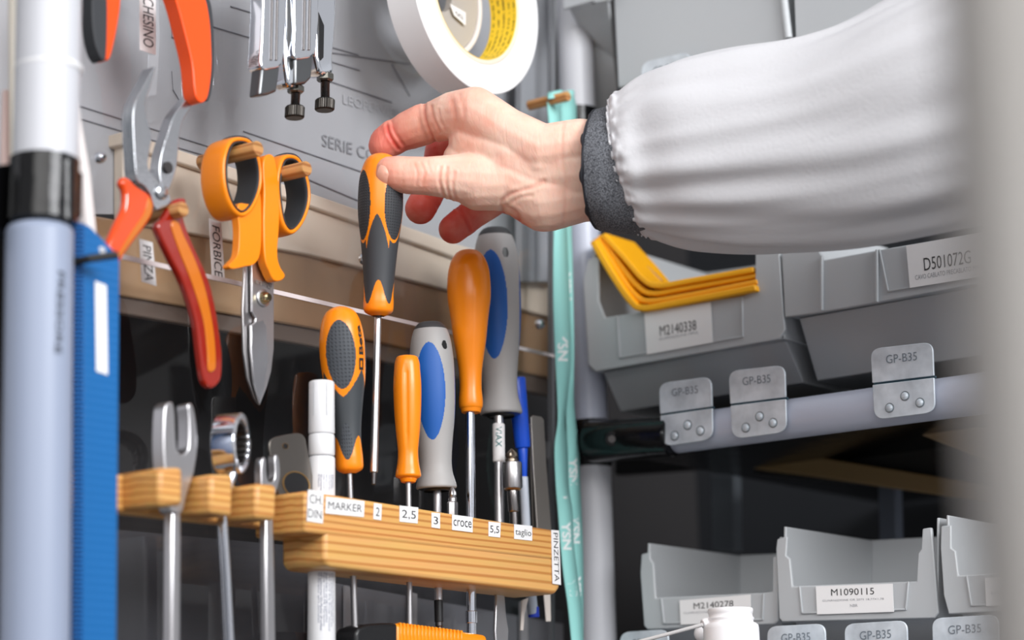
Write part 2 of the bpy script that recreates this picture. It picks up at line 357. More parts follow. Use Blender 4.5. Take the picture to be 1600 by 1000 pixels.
sticker(W, 1, [(217, -60), (243, -52), (243, 86), (218, 78)], [('CHESINO', .2, .85, .94, .39, INK, True)], panel, 'white sticker reading CHESINO')
sticker(W, 1, [(217, 373), (238, 379), (244, 447), (221, 440)], [('PINZA', .22, .82, .94, .12, INK, True)], panel, 'white sticker reading PINZA')
sticker(W, 1, [(326, 341), (345, 348), (351, 439), (331, 433)], [('FORBICE', .2, .82, .96, .1, INK, True)], panel, 'white sticker reading FORBICE')
# ================================================================ POSTS AND PIPES
def cyl_px(fn, x0, y0, x1, y1, rpx, d, name, mt, parent, n=40, bev=.0008):
    a = fn(x0, y0, d); b = fn(x1, y1, d); k0 = kpx(a)
    return B().tube([a, b], [rpx*k0, rpx*k0*dep(a)/dep(a)], n).build(name, mt, parent, bevel=bev)
DL = 72
post = thing('pipe_post', 'thick pale pipe post at left with a black joint and dark lettering PRESSORE', 'post')
k0 = kpx(W(70, 100, DL))
B().tube([W(87, -492, DL), W(71, 252, DL)], 50.5*k0, 56).build('upper_pipe', PIPEW, post)
B().tube([W(62, 352, DL), W(53, 1120, DL)], 51.5*k0, 56).build('lower_pipe', mat('blue grey pipe coating', (150, 160, 182), .4), post, bevel=.004)
c = W(76, 108, DL); B().tube([c-Zv*.0018, c-Zv*.001, c+Zv*.001, c+Zv*.0018], [51*k0, 53*k0, 53*k0, 51*k0], 56).build('ring', WHITEP, post)
jt = B(); a = W(70, 248, DL); b = W(66, 350, DL)
jt.tube([a, a*.98+b*.02, a*.5+b*.5, a*.02+b*.98, b], [50*k0, 53.5*k0, 53.5*k0, 53.5*k0, 50*k0], 56)
jo = jt.build('joint', BLKM, post)
jr = B()
for yy in (262, 285, 308, 330): 
    q0 = W(104, yy, DL)+TOCAM(W(104, yy, DL))*.0135; jr.ball(q0, 7*k0, 8, (1, 1, 1.3))
jr.build('clamp_bolts', BLKM, jo)
lb = B(); lb.tube([W(98, 250, DL+12), W(98, 348, DL+12)], 20*k0, 24); lb.tube([W(114, 270, DL+8), W(112, 340, DL+8)], 15*k0, 24); lb.build('clamp_flange', BLKM, jo, bevel=.001)
poly('back_plate', [(-40, 262), (22, 255), (20, 372), (-40, 380)], DL-14, 14, BLKM, jo)
# lettering wrapped on the lower pipe
ax0, ax1 = W(60, 430, DL), W(55, 560, DL)
ax_, f_, r_ = frame(ax0, ax1); LL = (ax1-ax0).length
def onpost(x, y):
    th = math.radians(34+13*y); return ax0+ax_*LL*(x*.98+.02)+(f_*math.cos(th)+r_*math.sin(th))*(51.5*k0+.0004)
text('PRESSORE', (0, 0, 0), X, Y, mat('faded ink', (62, 66, 74), .6), post, 'lettering', fn=onpost, off=.01)
t_ = thing('cable_sleeve', 'pale tapering tube running down behind the left post', 'tube')
B().tube([W(108, 60, 30), W(118, 190, 30), W(128, 270, 32), W(138, 380, 34)], [6*k0, 10*k0, 14*k0, 15*k0], 24).build('sleeve', mat('pale sleeve', (224, 216, 214), .4), t_)
t_ = thing('backing_strip', 'pale pinkish strip just left of the left post', 'strip')
poly('strip', [(8, 140), (24, 140), (20, 262), (4, 262)], 20, 3, mat('pinkish strip', (214, 188, 182), .5), t_)
t_ = thing('frame_strip', 'narrow cream strip along the left edge of the upper pipe', 'strip')
poly('strip', [(17, -80), (32, -80), (26, 262), (20, 262)], 25, 3, mat('cream strip', (222, 214, 200), .5), t_)
struct(poly('wall_left', [(-300, -300), (18, -300), (14, 265), (-300, 265)], -70, 6, mat('slate wall', (88, 98, 106), .6), None, bevel=0))
# right post
rp_ = thing('corner_post', 'pale pipe post at the corner between tool panel and bin shelves, with a black joint', 'post')
DR = 4; k1 = kpx(W(930, 800, DR))
B().tube([W(883, -420, DR), W(903, 180, DR)], 28.5*k1, 40).build('upper_pipe', PIPEW, rp_, bevel=.001)
B().tube([W(903, 200, DR), W(922, 664, DR)], 28.5*k1, 40).build('middle_pipe', PIPE, rp_, bevel=.002)
B().tube([W(926, 728, DR), W(938, 1120, DR)], 29*k1, 40).build('lower_pipe', PIPEW, rp_, bevel=.002)
jb = B(); jb.tube([W(922, 656, DR), W(922, 660, DR), W(926, 726, DR), W(926, 732, DR)], [27*k1, 31*k1, 31*k1, 27*k1], 40)
j1 = jb.build('joint', BLKM, rp_)
jb = B(); jb.tube([W(903, 172, DR), W(904, 204, DR)], 31*k1, 40); jb.build('upper_joint', BLKM, rp_)
aa = S(925, 690, 6); ab = S(1052, 682, 6)
B().tube([aa, aa*.02+ab*.98, ab], [32*k1, 31*k1, 28*k1], 40).build('arm', BLKM, j1)
p = S(956, 686, 6)+TOCAM(S(956, 686, 6))*.0155
B().tube([p-TOCAM(p)*.004, p+TOCAM(p)*.003], [13*k1, 11*k1], 24).build('bolt', BLKM, j1, bevel=.0006)
p = p+TOCAM(p)*.0032; B().tube([p-TOCAM(p)*.001, p+TOCAM(p)*.0004], 6*k1, 6).build('socket', DSTEEL, j1)
# horizontal pipe carrying the clips
hp = thing('shelf_pipe', 'pale horizontal pipe under the middle row of bins carrying the zinc clips', 'pipe')
ha, hb = S(1037, 681, 0), S(1900, 566, 0)
B().tube([ha, hb], 31.5*kpx(S(1300, 650, 0)), 48).build('pipe', PIPE, hp, bevel=.002)
# ================================================================ WOODEN TOOL RACK
rack = thing('tool_rack', 'pine tool rack with slotted fingers and small sticker labels, fixed across the clear panel', 'rack')
DF = 62
TL, TR, BR, BL = (478, 766), (873, 829), (872, 877), (478, 832)
r1 = B().prism([W(*q_, DF) for q_ in (TL, TR, BR, BL)], (0, .040, 0)).build('slotted_board', PINE, rack, bevel=.0022, smooth=True)
r2 = B().prism([W(*q_, DF-.5) for q_ in ((508, 826), (872, 869), (876, 919), (868, 929), (516, 886), (508, 876))], (0, .034, 0)).build('lower_block', PINE2, rack, bevel=.004, seg=4)
poly('board_back', [(415, 776), (700, 830), (700, 872), (415, 824)], 27, 8, PINE, rack, bevel=.001)
for pts in ([(249, 731), (286, 730), (286, 790), (249, 790)], [(329, 741), (365, 741), (364, 807), (329, 801)], [(401, 755), (433, 757), (432, 813), (400, 809)]):
    poly('rack_finger', pts, DF, 38, PINE, rack, bevel=.0025)
poly('finger_spine', [(110, 735), (330, 752), (440, 772), (440, 826), (330, 815), (110, 790)], 34, 12, PINE, rack, bevel=.0015)
def st(c4, lines, lab): sticker(W, DF+.2, c4, lines, rack, lab, lift=.0002)
st([(481, 765), (505, 769), (504, 818), (479, 814)], [('CH.', .1, .95, .42, .13), ('DIN', .05, .9, .88, .60)], 'white sticker reading CH. DIN')
st([(509, 776), (569, 783), (568, 808), (508, 802)], [('MARKER', .06, .94, .72, .26)], 'white sticker reading MARKER')
st([(584, 786), (596, 788), (595, 813), (583, 811)], [('2', .25, .75, .78, .24)], 'small white sticker reading 2')
st([(624, 790), (653, 793), (652, 818), (624, 815)], [('2,5', .12, .88, .82, .24)], 'small white sticker reading 2,5')
st([(674, 801), (687, 802), (687, 826), (674, 824)], [('3', .22, .75, .76, .25)], 'small white sticker reading 3')
st([(706, 804), (738, 808), (738, 832), (706, 828)], [('croce', .06, .94, .72, .3)], 'small white sticker reading croce')
st([(763, 815), (782, 817), (781, 840), (763, 838)], [('5,5', .12, .88, .8, .25)], 'small white sticker reading 5,5')
st([(803, 819), (831, 822), (831, 845), (803, 842)], [('taglio', .06, .94, .84, .28)], 'small white sticker reading taglio')
sticker(W, DF+.2, [(861, 828), (873, 829), (876, 914), (863, 912)], [('PINZETTA', .25, .8, .95, .05, INK, True)], rack, 'upright white sticker reading PINZETTA', lift=.0002)
# ================================================================ WOODEN PEGS
def peg(x, y, d1, rpx, label, length=None, tip=None):
    b = W(x, y, d1); a = Vector((b.x, 0.0, b.z)) if length is None else b+Y*length
    k_ = kpx(b)*rpx
    o = B().tube([a, b+Y*.0008, b], [k_, k_, k_*.9], 28).build('wooden_peg', DOWEL, None)
    return tag(o, label, 'peg', 'wooden pegs on the clear panel')
peg(404, 232, 46, 12.5, 'short round wooden peg through the left loop of the orange scissors')
peg(480, 263, 48, 12, 'short round wooden peg through the right loop of the orange scissors')
peg(287, 327, 44, 12, 'short round wooden peg under the jaws of the bent nose pliers')
peg(888, 150, 42, 8, 'thin wooden peg holding the teal lanyard', length=.034)
peg(752, -122, 50, 14, 'wooden peg above the frame that carries the white tape roll')
# ================================================================ SCISSORS
def loop(name, pts, d0, depth, wpx, mt, parent, nose=.35, n=8):
    """closed band: pts centre line at the front, wpx half wall in px, depth mm back"""
    C_ = crom(pts, n); P_ = [W(x, y, d0) for x, y in C_]; L = len(P_); k_ = kpx(P_[0])*wpx; b = B(); rings = []
    for i in range(L):
        t = (P_[(i+1) % L]-P_[i-1]).normalized(); nn = t.cross(Y).normalized()
        sec = []
        for j in range(16):
            a = 2*math.pi*j/16; ca, sa = math.cos(a), math.sin(a)
            u = math.copysign(abs(ca)**.7, ca)*k_; v = math.copysign(abs(sa)**.6, sa)*depth*MM/2
            sec.append(b.V(P_[i]+nn*u+Y*(depth*MM/2+v)))
        rings.append(sec)
    for i in range(L):
        a, c_ = rings[i], rings[(i+1) % L]
        for j in range(16): b.face((a[j], a[(j+1) % 16], c_[(j+1) % 16], c_[j]))
    return b.build(name, mt, parent, ang=60)
sc_ = thing('scissors', 'orange handled scissors with black lined loops hanging blades down from two pegs', 'scissors')
L1 = [(380, 217), (396, 226), (407, 255), (408, 290), (396, 322), (380, 335), (364, 322), (353, 290), (352, 250), (362, 222)]
L2 = [(456, 244), (470, 252), (482, 282), (484, 314), (474, 345), (458, 362), (445, 350), (438, 318), (436, 280), (443, 250)]
for Lp, dd, lbl in ((L1, 34, 0), (L2, 32, 1)):
    cx = sum(p[0] for p in Lp)/len(Lp); cy = sum(p[1] for p in Lp)/len(Lp)
    lo = loop('finger_loop', Lp, dd, 19, 4.6, ORANGE, sc_)
    inn = [(cx+(x-cx)*.86, cy+(y-cy)*.92) for x, y in Lp]
    loop('rubber_lining', inn, dd-.6, 17.5, 2.6, BLACKR, lo)
    b_ = [(cx+(x-cx)*.97, cy+(y-cy)*.99-2) for x, y in Lp]
    loop('rear_rubber', b_, dd-11, 10, 5.4, BLACKR, lo)
poly('handle_shank', [(372, 320), (392, 318), (406, 300), (409, 345), (407, 394), (398, 412), (384, 416), (364, 420), (358, 415), (364, 408), (372, 396), (374, 360)], 32, 5.5, ORANGE, sc_, sm=5, bevel=.0035, seg=5)
poly('handle_shank', [(412, 250), (428, 244), (436, 290), (437, 345), (434, 395), (438, 416), (446, 430), (440, 438), (429, 438), (421, 424), (414, 402), (412, 350), (413, 300)], 33, 6.5, ORANGE, sc_, sm=5, bevel=.0035, seg=5)
bl = poly('blade', [(407, 396), (393, 414), (394, 487), (400, 497), (399, 503), (392, 508), (392, 545), (397, 600), (406, 633), (417, 605), (424, 580), (428, 545), (428, 480), (428, 440), (419, 410)], 25, 1.4, SATIN, sc_, bevel=.0003)
poly('ground_bevel', [(393.5, 509), (400, 504), (411, 500), (416, 510), (419, 560), (414, 600), (406, 631), (397, 598), (393, 545)], 25.12, .4, mat('ground steel', (212, 212, 216), .22, 1), bl, bevel=.0001)
poly('blade', [(382, 420), (390, 405), (396, 430), (400, 560), (405, 632), (398, 622), (387, 590), (381, 549), (379, 484)], 22.5, 1.6, STEEL, sc_, bevel=.0003)
p = W(411, 466, 25.2); k_ = kpx(p)
sw = B(); sw.tube([p, p-Y*.0006, p-Y*.0009], [14*k_, 14*k_, 12.5*k_], 40); swo = sw.build('pivot_washer', STEEL, sc_)
B().tube([p-Y*.0008, p-Y*.0028, p-Y*.0048, p-Y*.0052], [10.5*k_, 9*k_, 6.5*k_, 5.5*k_], 32).build('pivot_screw', mat('nickel', (205, 190, 150), .16, 1), swo)
o0 = W(399, 437, 25.3)
text('Beta', W(424, 443, 25.3), W(398, 437, 25.3)-W(424, 443, 25.3), Vector((0, 0, -9*k_)), mat('etched mark', (120, 118, 116), .5), bl, 'etched_mark')
# ================================================================ BENT NOSE PLIERS
TRO = mat('translucent orange grip', (232, 74, 8), .12, Coat_Weight=.6); 
GRIPD = mat('deep red grip', (150, 26, 3), .14, Coat_Weight=.7); GRIPY = mat('amber core highlight', (206, 110, 10), .2, Coat_Weight=.5)  # amber strips put both the yellow core and the highlights into colour
STP = mat('plier steel', (196, 198, 202), .24, 1, noise=(250, .25, .0006))
pl = thing('bent_nose_pliers', 'bent nose pliers with translucent orange red grips hanging open over a peg', 'pliers')
dP = 36
poly('jaw', [(241, 104), (240, 118), (233, 142), (226, 162), (231, 190), (237, 215), (233, 240), (232, 262), (246, 282), (262, 300), (267, 314), (256, 324), (243, 326), (236, 305), (226, 290), (214, 280), (210, 240), (208, 200), (208, 178), (212, 158), (226, 132)], dP, 9, STP, pl, sm=3, bevel=.002, seg=3)
poly('jaw', [(312, 137), (308, 150), (296, 172), (286, 188), (281, 210), (279, 232), (276, 262), (268, 288), (260, 300), (252, 290), (249, 262), (254, 232), (262, 208), (270, 184), (284, 164), (298, 148)], dP-6, 8, STP, pl, sm=3, bevel=.002, seg=3)
p = W(262, 262, dP-5.5); k_ = kpx(p); B().tube([p, p-Y*.001], [9.5*k_, 9*k_], 24).build('pivot_recess', DSTEEL, pl)
p = W(252, 300, dP+.2); B().tube([p, p-Y*.001, p-Y*.0016], [12*k_, 12*k_, 10*k_], 28).build('pivot', STP, pl)
poly('grip', [(194, 277), (203, 278), (215, 290), (233, 302), (241, 316), (240, 334), (230, 352), (212, 376), (196, 398), (186, 416), (170, 432), (160, 420), (168, 385), (182, 350), (194, 325), (196, 300), (190, 286)], dP+1, 5.5, TRO, pl, sm=4, bevel=.003, seg=4)
poly('grip_core_highlight', [(232, 308), (238, 318), (237, 332), (226, 350), (208, 374), (192, 396), (184, 408), (186, 396), (206, 362), (224, 336), (229, 320)], dP+1.5, 1.2, GRIPY, pl, sm=3, bevel=.0006)
gr = poly('grip', [(246, 355), (256, 340), (272, 314), (288, 309), (292, 318), (287, 334), (292, 355), (304, 385), (318, 415), (330, 447), (338, 482), (344, 520), (348, 555), (347, 588), (340, 602), (329, 606), (319, 592), (313, 552), (306, 500), (288, 444), (266, 400)], dP+1, 5.5, GRIPD, pl, sm=4, bevel=.003, seg=4)
poly('grip_core_highlight', [(268, 352), (278, 345), (288, 368), (304, 402), (320, 446), (330, 490), (336, 530), (338, 570), (334, 580), (326, 578), (324, 545), (318, 498), (300, 440), (282, 395)], dP+1.7, 1.2, GRIPY, gr, sm=4, bevel=.0006)
# ================================================================ ORANGE AND BLACK PLIERS (top edge)
tp = thing('pliers', 'large pliers with orange and black grips hanging from the top edge beside CHESINO', 'pliers')
OR2 = mat('red orange plastic', (250, 84, 20), .3)
poly('grip', [(176, -90), (190, -40), (190, 0), (185, 40), (176, 82), (170, 94), (163, 88), (157, 60), (158, 20), (160, -30)], 36, 9, OR2, tp, sm=4, bevel=.003, seg=4)
poly('black_grip', [(164, -60), (168, 0), (168, 50), (166, 90), (160, 93), (152, 78), (146, 50), (144, 15), (146, -30)], 38, 9, BLACKR, tp, sm=4, bevel=.003, seg=4)
poly('grip', [(250, -70), (290, -30), (318, -10), (328, 30), (331, 75), (331, 110), (326, 148), (318, 160), (309, 156), (304, 140), (300, 99), (290, 56), (276, 4), (262, -30)], 38, 10, OR2, tp, sm=4, bevel=.0032, seg=4)
poly('black_grip', [(300, -28), (326, -4), (333, 30), (335, 78), (334, 115), (329, 150), (322, 150), (322, 60), (310, 0)], 32, 5, BLACKR, tp, sm=4, bevel=.002, seg=3)
poly('plier_head', [(166, -60), (220, -110), (262, -60), (280, -20), (240, -70), (200, -120), (200, -220), (250, -220), (250, -120)], 33, 7, DSTEEL, tp, bevel=.001)
# ================================================================ LOCKING PLIERS
LG = 'locking pliers hanging handles down at the top'
def locking(label, lev, levend, fr_, slot, nut, scr, knob, d):
    t = thing('locking_pliers', label, 'pliers', LG)
    l = poly('lever', lev, d+4, 11, CHROME, t, sm=3, bevel=.0032, seg=5)
    x0 = min(p[0] for p in lev)+7; x1 = max(p[0] for p in lev)-7; yb = max(p[1] for p in lev)-14
    for f_ in (.35, .65):
        xx = x0+(x1-x0)*f_; a = W(xx+2, -80, d+4.2); b = W(xx-1, yb, d+4.2)
        B().tube([a, b], kpx(a)*2.2, 10).build('lever_rib', DSTEEL, l)  # dark steel puts the chrome lever's dark streaks into the rib colour
    poly('lever_end', levend, d+3, 9, mat('grey steel', (120, 122, 124), .33, 1), t, bevel=.0015, seg=3)
    poly('fixed_handle', fr_, d, 12, CHROME, t, sm=3, bevel=.0034, seg=5)
    poly('handle_gap', slot, d+.4, 3, BLK, t, bevel=.0004)
    a = W(*nut[0], d-4); b = W(*nut[1], d-4); k_ = kpx(a)
    B().tube([a, a*.8+b*.2, a*.2+b*.8, b], [nut[2]*k_*.8, nut[2]*k_, nut[2]*k_, nut[2]*k_*.8], 6).build('nut', mat('nut steel', (120, 118, 112), .25, 1), t, ang=30)
    a = W(*scr[0], d-4); b = W(*scr[1], d-4); L = (b-a).length; n_ = int(L/.0009); pts = []; rr = []
    for i in range(n_*2+1): pts.append(a+(b-a)*i/(n_*2)); rr.append(scr[2]*k_*(1 if i % 2 else .82))
    B().tube(pts, rr, 20).build('screw_rod', DSTEEL, t, ang=10)
    a = W(*knob[0], d-4); b = W(*knob[1], d-4); kb = B(); n_ = 60; rings = []
    for u, s in ((0, .86), (.12, 1), (.88, 1), (1, .86)):
        c_ = a+(b-a)*u; rings.append([kb.V(c_+(X*math.cos(2*math.pi*j/n_)+Y*math.sin(2*math.pi*j/n_))*knob[2]*k_*s*(1 if j % 2 else .95)) for j in range(n_)])
    for q1, q2 in zip(rings, rings[1:]):
        for j in range(n_): kb.face((q1[j], q1[(j+1) % n_], q2[(j+1) % n_], q2[j]))
    kb.face(rings[0]); kb.face(rings[-1][::-1]); kb.build('knob', mat('blackened steel', (66, 63, 60), .38, 1), t, ang=20)
locking('chrome locking pliers at the far left of the pair, its grey lever end lowest', 
    [(411, -90), (449, -90), (449, 0), (446, 60), (441, 100), (425, 108), (408, 105), (409, 60), (411, 0)],
    [(410, 98), (439, 96), (433, 143), (420, 148), (405, 149)],
    [(444, -90), (472, -90), (468, 60), (464, 100), (466, 132), (452, 134), (447, 110), (444, 60)],
    [(450, -90), (463, -90), (461, 60), (457, 112), (453, 104), (449, 60)], ((462, 134), (462, 146), 13.5), ((462, 146), (461, 168), 7.5), ((461, 166), (460, 185), 15.5), 44)
locking('chrome locking pliers next to the tape roll, its lever end higher than its twin',
    [(459, -90), (500, -90), (499, 0), (497, 50), (492, 84), (476, 92), (459, 89), (460, 45), (459, 0)],
    [(461, 82), (491, 80), (487, 122), (478, 131), (461, 132)],
    [(494, -90), (527, -90), (525, 40), (521, 90), (521, 114), (503, 116), (495, 95), (493, 60)],
    [(498, 18), (507, 40), (506, 90), (501, 95), (497, 80)], ((508, 114), (508, 128), 13.5), ((508, 128), (508, 157), 7.5), ((508, 155), (507, 173), 15.5), 44)
# ================================================================ TAPE ROLL
tape = thing('tape_roll', 'wide white tape roll with yellow printed core hanging beside the locking pliers', 'tape roll')
cT = W(746, -10, 40); kT = kpx(cT)
def ringm(name, c, ro, ri, y0, y1, mt, parent, n=120, bevel=.0006):
    o = [c+X*math.cos(2*math.pi*j/n)*ro+Zv*math.sin(2*math.pi*j/n)*ro+Y*y0 for j in range(n)]
    i_ = [c+X*math.cos(2*math.pi*j/n)*ri+Zv*math.sin(2*math.pi*j/n)*ri+Y*y0 for j in range(n)]
    return B().prism(o, (0, y1-y0, 0), inner=i_).build(name, mt, parent, bevel=bevel)
ringm('tape', cT, 160*kT, 113*kT, 0, .024, mat('white tape', (238, 236, 236), .45), tape)
co = ringm('cardboard_core', cT, 112.8*kT, 105*kT, .0005, .0235, mat('cream cardboard', (232, 214, 196), .7), tape)
ym = mat('yellow printed liner', (246, 206, 40), .5); n = ym.node_tree; b_ = n.nodes['Principled BSDF']
t_ = n.nodes.new('ShaderNodeTexCoord'); sp_ = n.nodes.new('ShaderNodeSeparateXYZ'); n.links.new(t_.outputs['Object'], sp_.inputs[0])
w1 = n.nodes.new('ShaderNodeTexWave'); w1.bands_direction = 'Y'; w1.inputs['Scale'].default_value = 72; w1.inputs['Distortion'].default_value = 0
no_ = n.nodes.new('ShaderNodeTexNoise'); no_.inputs['Scale'].default_value = 420
g1 = n.nodes.new('ShaderNodeMath'); g1.operation = 'MULTIPLY'; g2 = n.nodes.new('ShaderNodeMath'); g2.operation = 'GREATER_THAN'; g2.inputs[1].default_value = .47
n.links.new(t_.outputs['Object'], w1.inputs['Vector']); n.links.new(t_.outputs['Object'], no_.inputs['Vector']); n.links.new(w1.outputs['Fac'], g1.inputs[0]); n.links.new(no_.outputs['Fac'], g1.inputs[1]); n.links.new(g1.outputs[0], g2.inputs[0])
m2 = n.nodes.new('ShaderNodeMix'); m2.data_type = 'RGBA'; m2.inputs[6].default_value = lin((246, 208, 44)); m2.inputs[7].default_value = lin((120, 96, 20)); n.links.new(g2.outputs[0], m2.inputs[0]); n.links.new(m2.outputs[2], b_.inputs['Base Color'])
ringm('printed_liner', cT, 104.9*kT, 103.8*kT, .0008, .0232, ym, tape)
t2 = thing('small_tape_roll', 'smaller grey roll with pale rim hanging behind the wide white tape roll', 'tape roll')
c2 = W(690, -12, 14); k2 = kpx(c2)
ringm('roll_rim', c2, 104*k2, 96*k2, 0, .008, mat('pale rim', (226, 220, 220), .5), t2)
ringm('roll_side', c2, 95.8*k2, 30*k2, .001, .007, mat('warm grey', (176, 170, 164), .5), t2)
sticker(W, 15.2, [(703, 6), (727, 20), (727, 40), (709, 24)], [('oni', .22, .8, .8, .25)], t2)
# ================================================================ BLUE TOOTHED BLADE
bmx = mat('blue plastic', (14, 100, 166), .38); n = bmx.node_tree; b_ = n.nodes['Principled BSDF']
t_ = n.nodes.new('ShaderNodeTexCoord'); w1 = n.nodes.new('ShaderNodeTexWave'); w1.bands_direction = 'Z'; w1.inputs['Scale'].default_value = 75; w1.inputs['Distortion'].default_value = .4
bu = n.nodes.new('ShaderNodeBump'); bu.inputs['Strength'].default_value = .25; bu.inputs['Distance'].default_value = .0006
n.links.new(t_.outputs['Object'], w1.inputs['Vector']); n.links.new(w1.outputs['Fac'], bu.inputs['Height']); n.links.new(bu.outputs[0], b_.inputs['Normal'])
bs = thing('toothed_blade', 'long blue toothed plastic blade with a white sticker hanging from a black hook', 'blade')
dB = 66
blade = poly('blade_body', [(131, 350), (140, 353), (187, 401), (181, 1120), (128, 1120)], dB, 2.5, bmx, bs, bevel=.0005)
tb = B(); pts = [W(119, 346, dB), W(132, 350, dB)]
n_ = 110; a = W(117, 350, dB); bq = W(113, 1120, dB); c_ = W(132, 350, dB); dq = W(129, 1120, dB)
for i in range(n_+1):
    t = i/n_; p1 = c_*(1-t)+dq*t; p0 = a*(1-t)+bq*t; 
    if i < n_:
        t2_ = (i+.5)/n_; t3 = (i+.62)/n_
        q0 = a*(1-t)+bq*t; q1 = a*(1-t2_)+bq*t2_; q3 = c_*(1-t3)+dq*t3; q2 = c_*(1-t)+dq*t
        tb.prism([q0, q1, q3, q2], (0, .003, 0))
tb.build('teeth', mat('deep blue plastic', (14, 92, 160), .4), bs, smooth=False)
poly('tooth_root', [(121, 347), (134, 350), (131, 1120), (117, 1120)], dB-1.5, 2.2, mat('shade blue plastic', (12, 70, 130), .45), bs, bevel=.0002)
sticker(W, dB+.2, [(148, 439), (166, 446), (168, 586), (150, 580)], [('XXXX', 0, 0, 0, 0)][:0], bs, 'blank looking white sticker')
B().tube([W(158, 392, dB+.1), W(158, 392, dB+.5)], 7*kpx(W(158, 392, dB)), 20).build('eyelet', WHITEP, bs)
hk = B(); hk.tube([W(98, 412, 58), W(120, 409, 66), W(140, 404, 76), W(184, 398, 84)], 6.5*kpx(W(150, 400, 66)), 16)
tag(hk.build('black_hook', BLK, None), 'black round hook carrying the blue toothed blade', 'hook')
# ================================================================ WRENCHES AND PLATE IN THE SLOTS
w = thing('open_end_wrench', 'large satin open end wrench standing in the leftmost rack slot', 'wrench')
poly('wrench_head', [(257, 640), (262, 630), (268, 628), (272, 634), (274, 655), (275, 695), (279, 706), (285, 710), (291, 706), (295, 695), (295, 655), (293, 634), (297, 630), (302, 634), (307, 660), (309, 700), (303, 740), (292, 775), (285, 800), (268, 800), (262, 772), (257, 730), (255, 690)], 50, 9, SATIN, w, sm=3, bevel=.0018, seg=3)
poly('wrench_shaft', [(268, 780), (285, 780), (283, 1100), (266, 1100)], 49, 7, SATIN, w, bevel=.002, seg=3)
w = thing('ring_wrench', 'polished chrome ratcheting ring wrench standing in the second rack slot', 'wrench')
ph = math.radians(27.5); u_ = (X*math.cos(ph)+Y*math.sin(ph)); v_ = (-X*math.sin(ph)+Y*math.cos(ph)); up_ = (Zv+u_*.12).normalized()
cR = W(379, 692, 52); kR = kpx(cR)
def disc(ro, ri, y0, y1, name, mt, parent, n=64, bevel=.001, zsc=1.0):
    o = [cR+u_*math.cos(2*math.pi*j/n)*ro+up_*math.sin(2*math.pi*j/n)*ro*zsc+v_*y0 for j in range(n)]
    i_ = [cR+u_*math.cos(2*math.pi*j/n)*ri*(1-.06*(j % 4 == 0))+up_*math.sin(2*math.pi*j/n)*ri*(1-.06*(j % 4 == 0))+v_*y0 for j in range(n)]
    return B().prism(o, v_*(y1-y0), inner=i_).build(name, mt, parent, bevel=bevel, seg=3)
disc(49*kR, 38*kR, 0, .0135, 'wrench_ring', CHROME, w, bevel=.002)
disc(38*kR, 33*kR, .001, .0125, 'ratchet_insert', DSTEEL, w, bevel=.0002)
B().tube([W(362, 735, 48), W(352, 770, 47), W(346, 800, 46), W(352, 900, 47), W(362, 1100, 48)], [12*kR, 11*kR, 9.5*kR, 10*kR, 10*kR], 20, flat=X, squash=.7).build('wrench_shaft', CHROME, w)
w = thing('small_open_end_wrench', 'small satin open end wrench standing in the third rack slot', 'wrench')
poly('wrench_head', [(409, 720), (413, 714), (416, 720), (417, 742), (420, 751), (424, 753), (428, 750), (430, 740), (429, 716), (432, 710), (436, 716), (438, 742), (433, 765), (426, 785), (414, 785), (409, 762), (408, 740)], 50, 5.5, SATIN, w, sm=3, bevel=.001, seg=3)
poly('wrench_shaft', [(414, 770), (427, 770), (430, 900), (432, 1100), (418, 1100), (415, 900)], 49, 5, SATIN, w, bevel=.0012)
g = thing('steel_plate', 'thin dark steel plate with a small and a large hole standing behind the pale marker', 'plate')
n_ = 48
outer = crom([(421, 694), (428, 684), (448, 679), (466, 677), (476, 683), (480, 700), (487, 735), (494, 775), (496, 800), (470, 800), (450, 800), (432, 760), (424, 720)], 4)
b = B(); Pn = [W(x, y, 40) for x, y in outer]
o = b.prism(Pn, (0, .0012, 0)).build('plate_body', mat('grained steel', (128, 122, 116), .36, 1, noise=(600, .1, .0003)), g, bevel=.0003)
for hx, hy, ra, rb_ in ((446, 697, 3.4, 4.4), (463, 757, 17, 19)):
    p = W(hx, hy, 40.15); k_ = kpx(p)
    B().prism([p+X*math.cos(a)*ra*k_*1.7+Zv*math.sin(a)*rb_*k_ for a in [2*math.pi*j/32 for j in range(32)]], (0, .0001, 0)).build('hole', BLK, o, smooth=False)
    B().prism([p+X*math.cos(a)*ra*k_*1.7*1.1+Zv*math.sin(a)*rb_*1.1*k_ for a in [2*math.pi*j/32 for j in range(32)]], (0, -.0002, 0), inner=[p+X*math.cos(a)*ra*k_*1.7+Zv*math.sin(a)*rb_*k_ for a in [2*math.pi*j/32 for j in range(32)]]).build('hole_rim', mat('brass rim', (190, 150, 96), .3, 1), o, smooth=False)
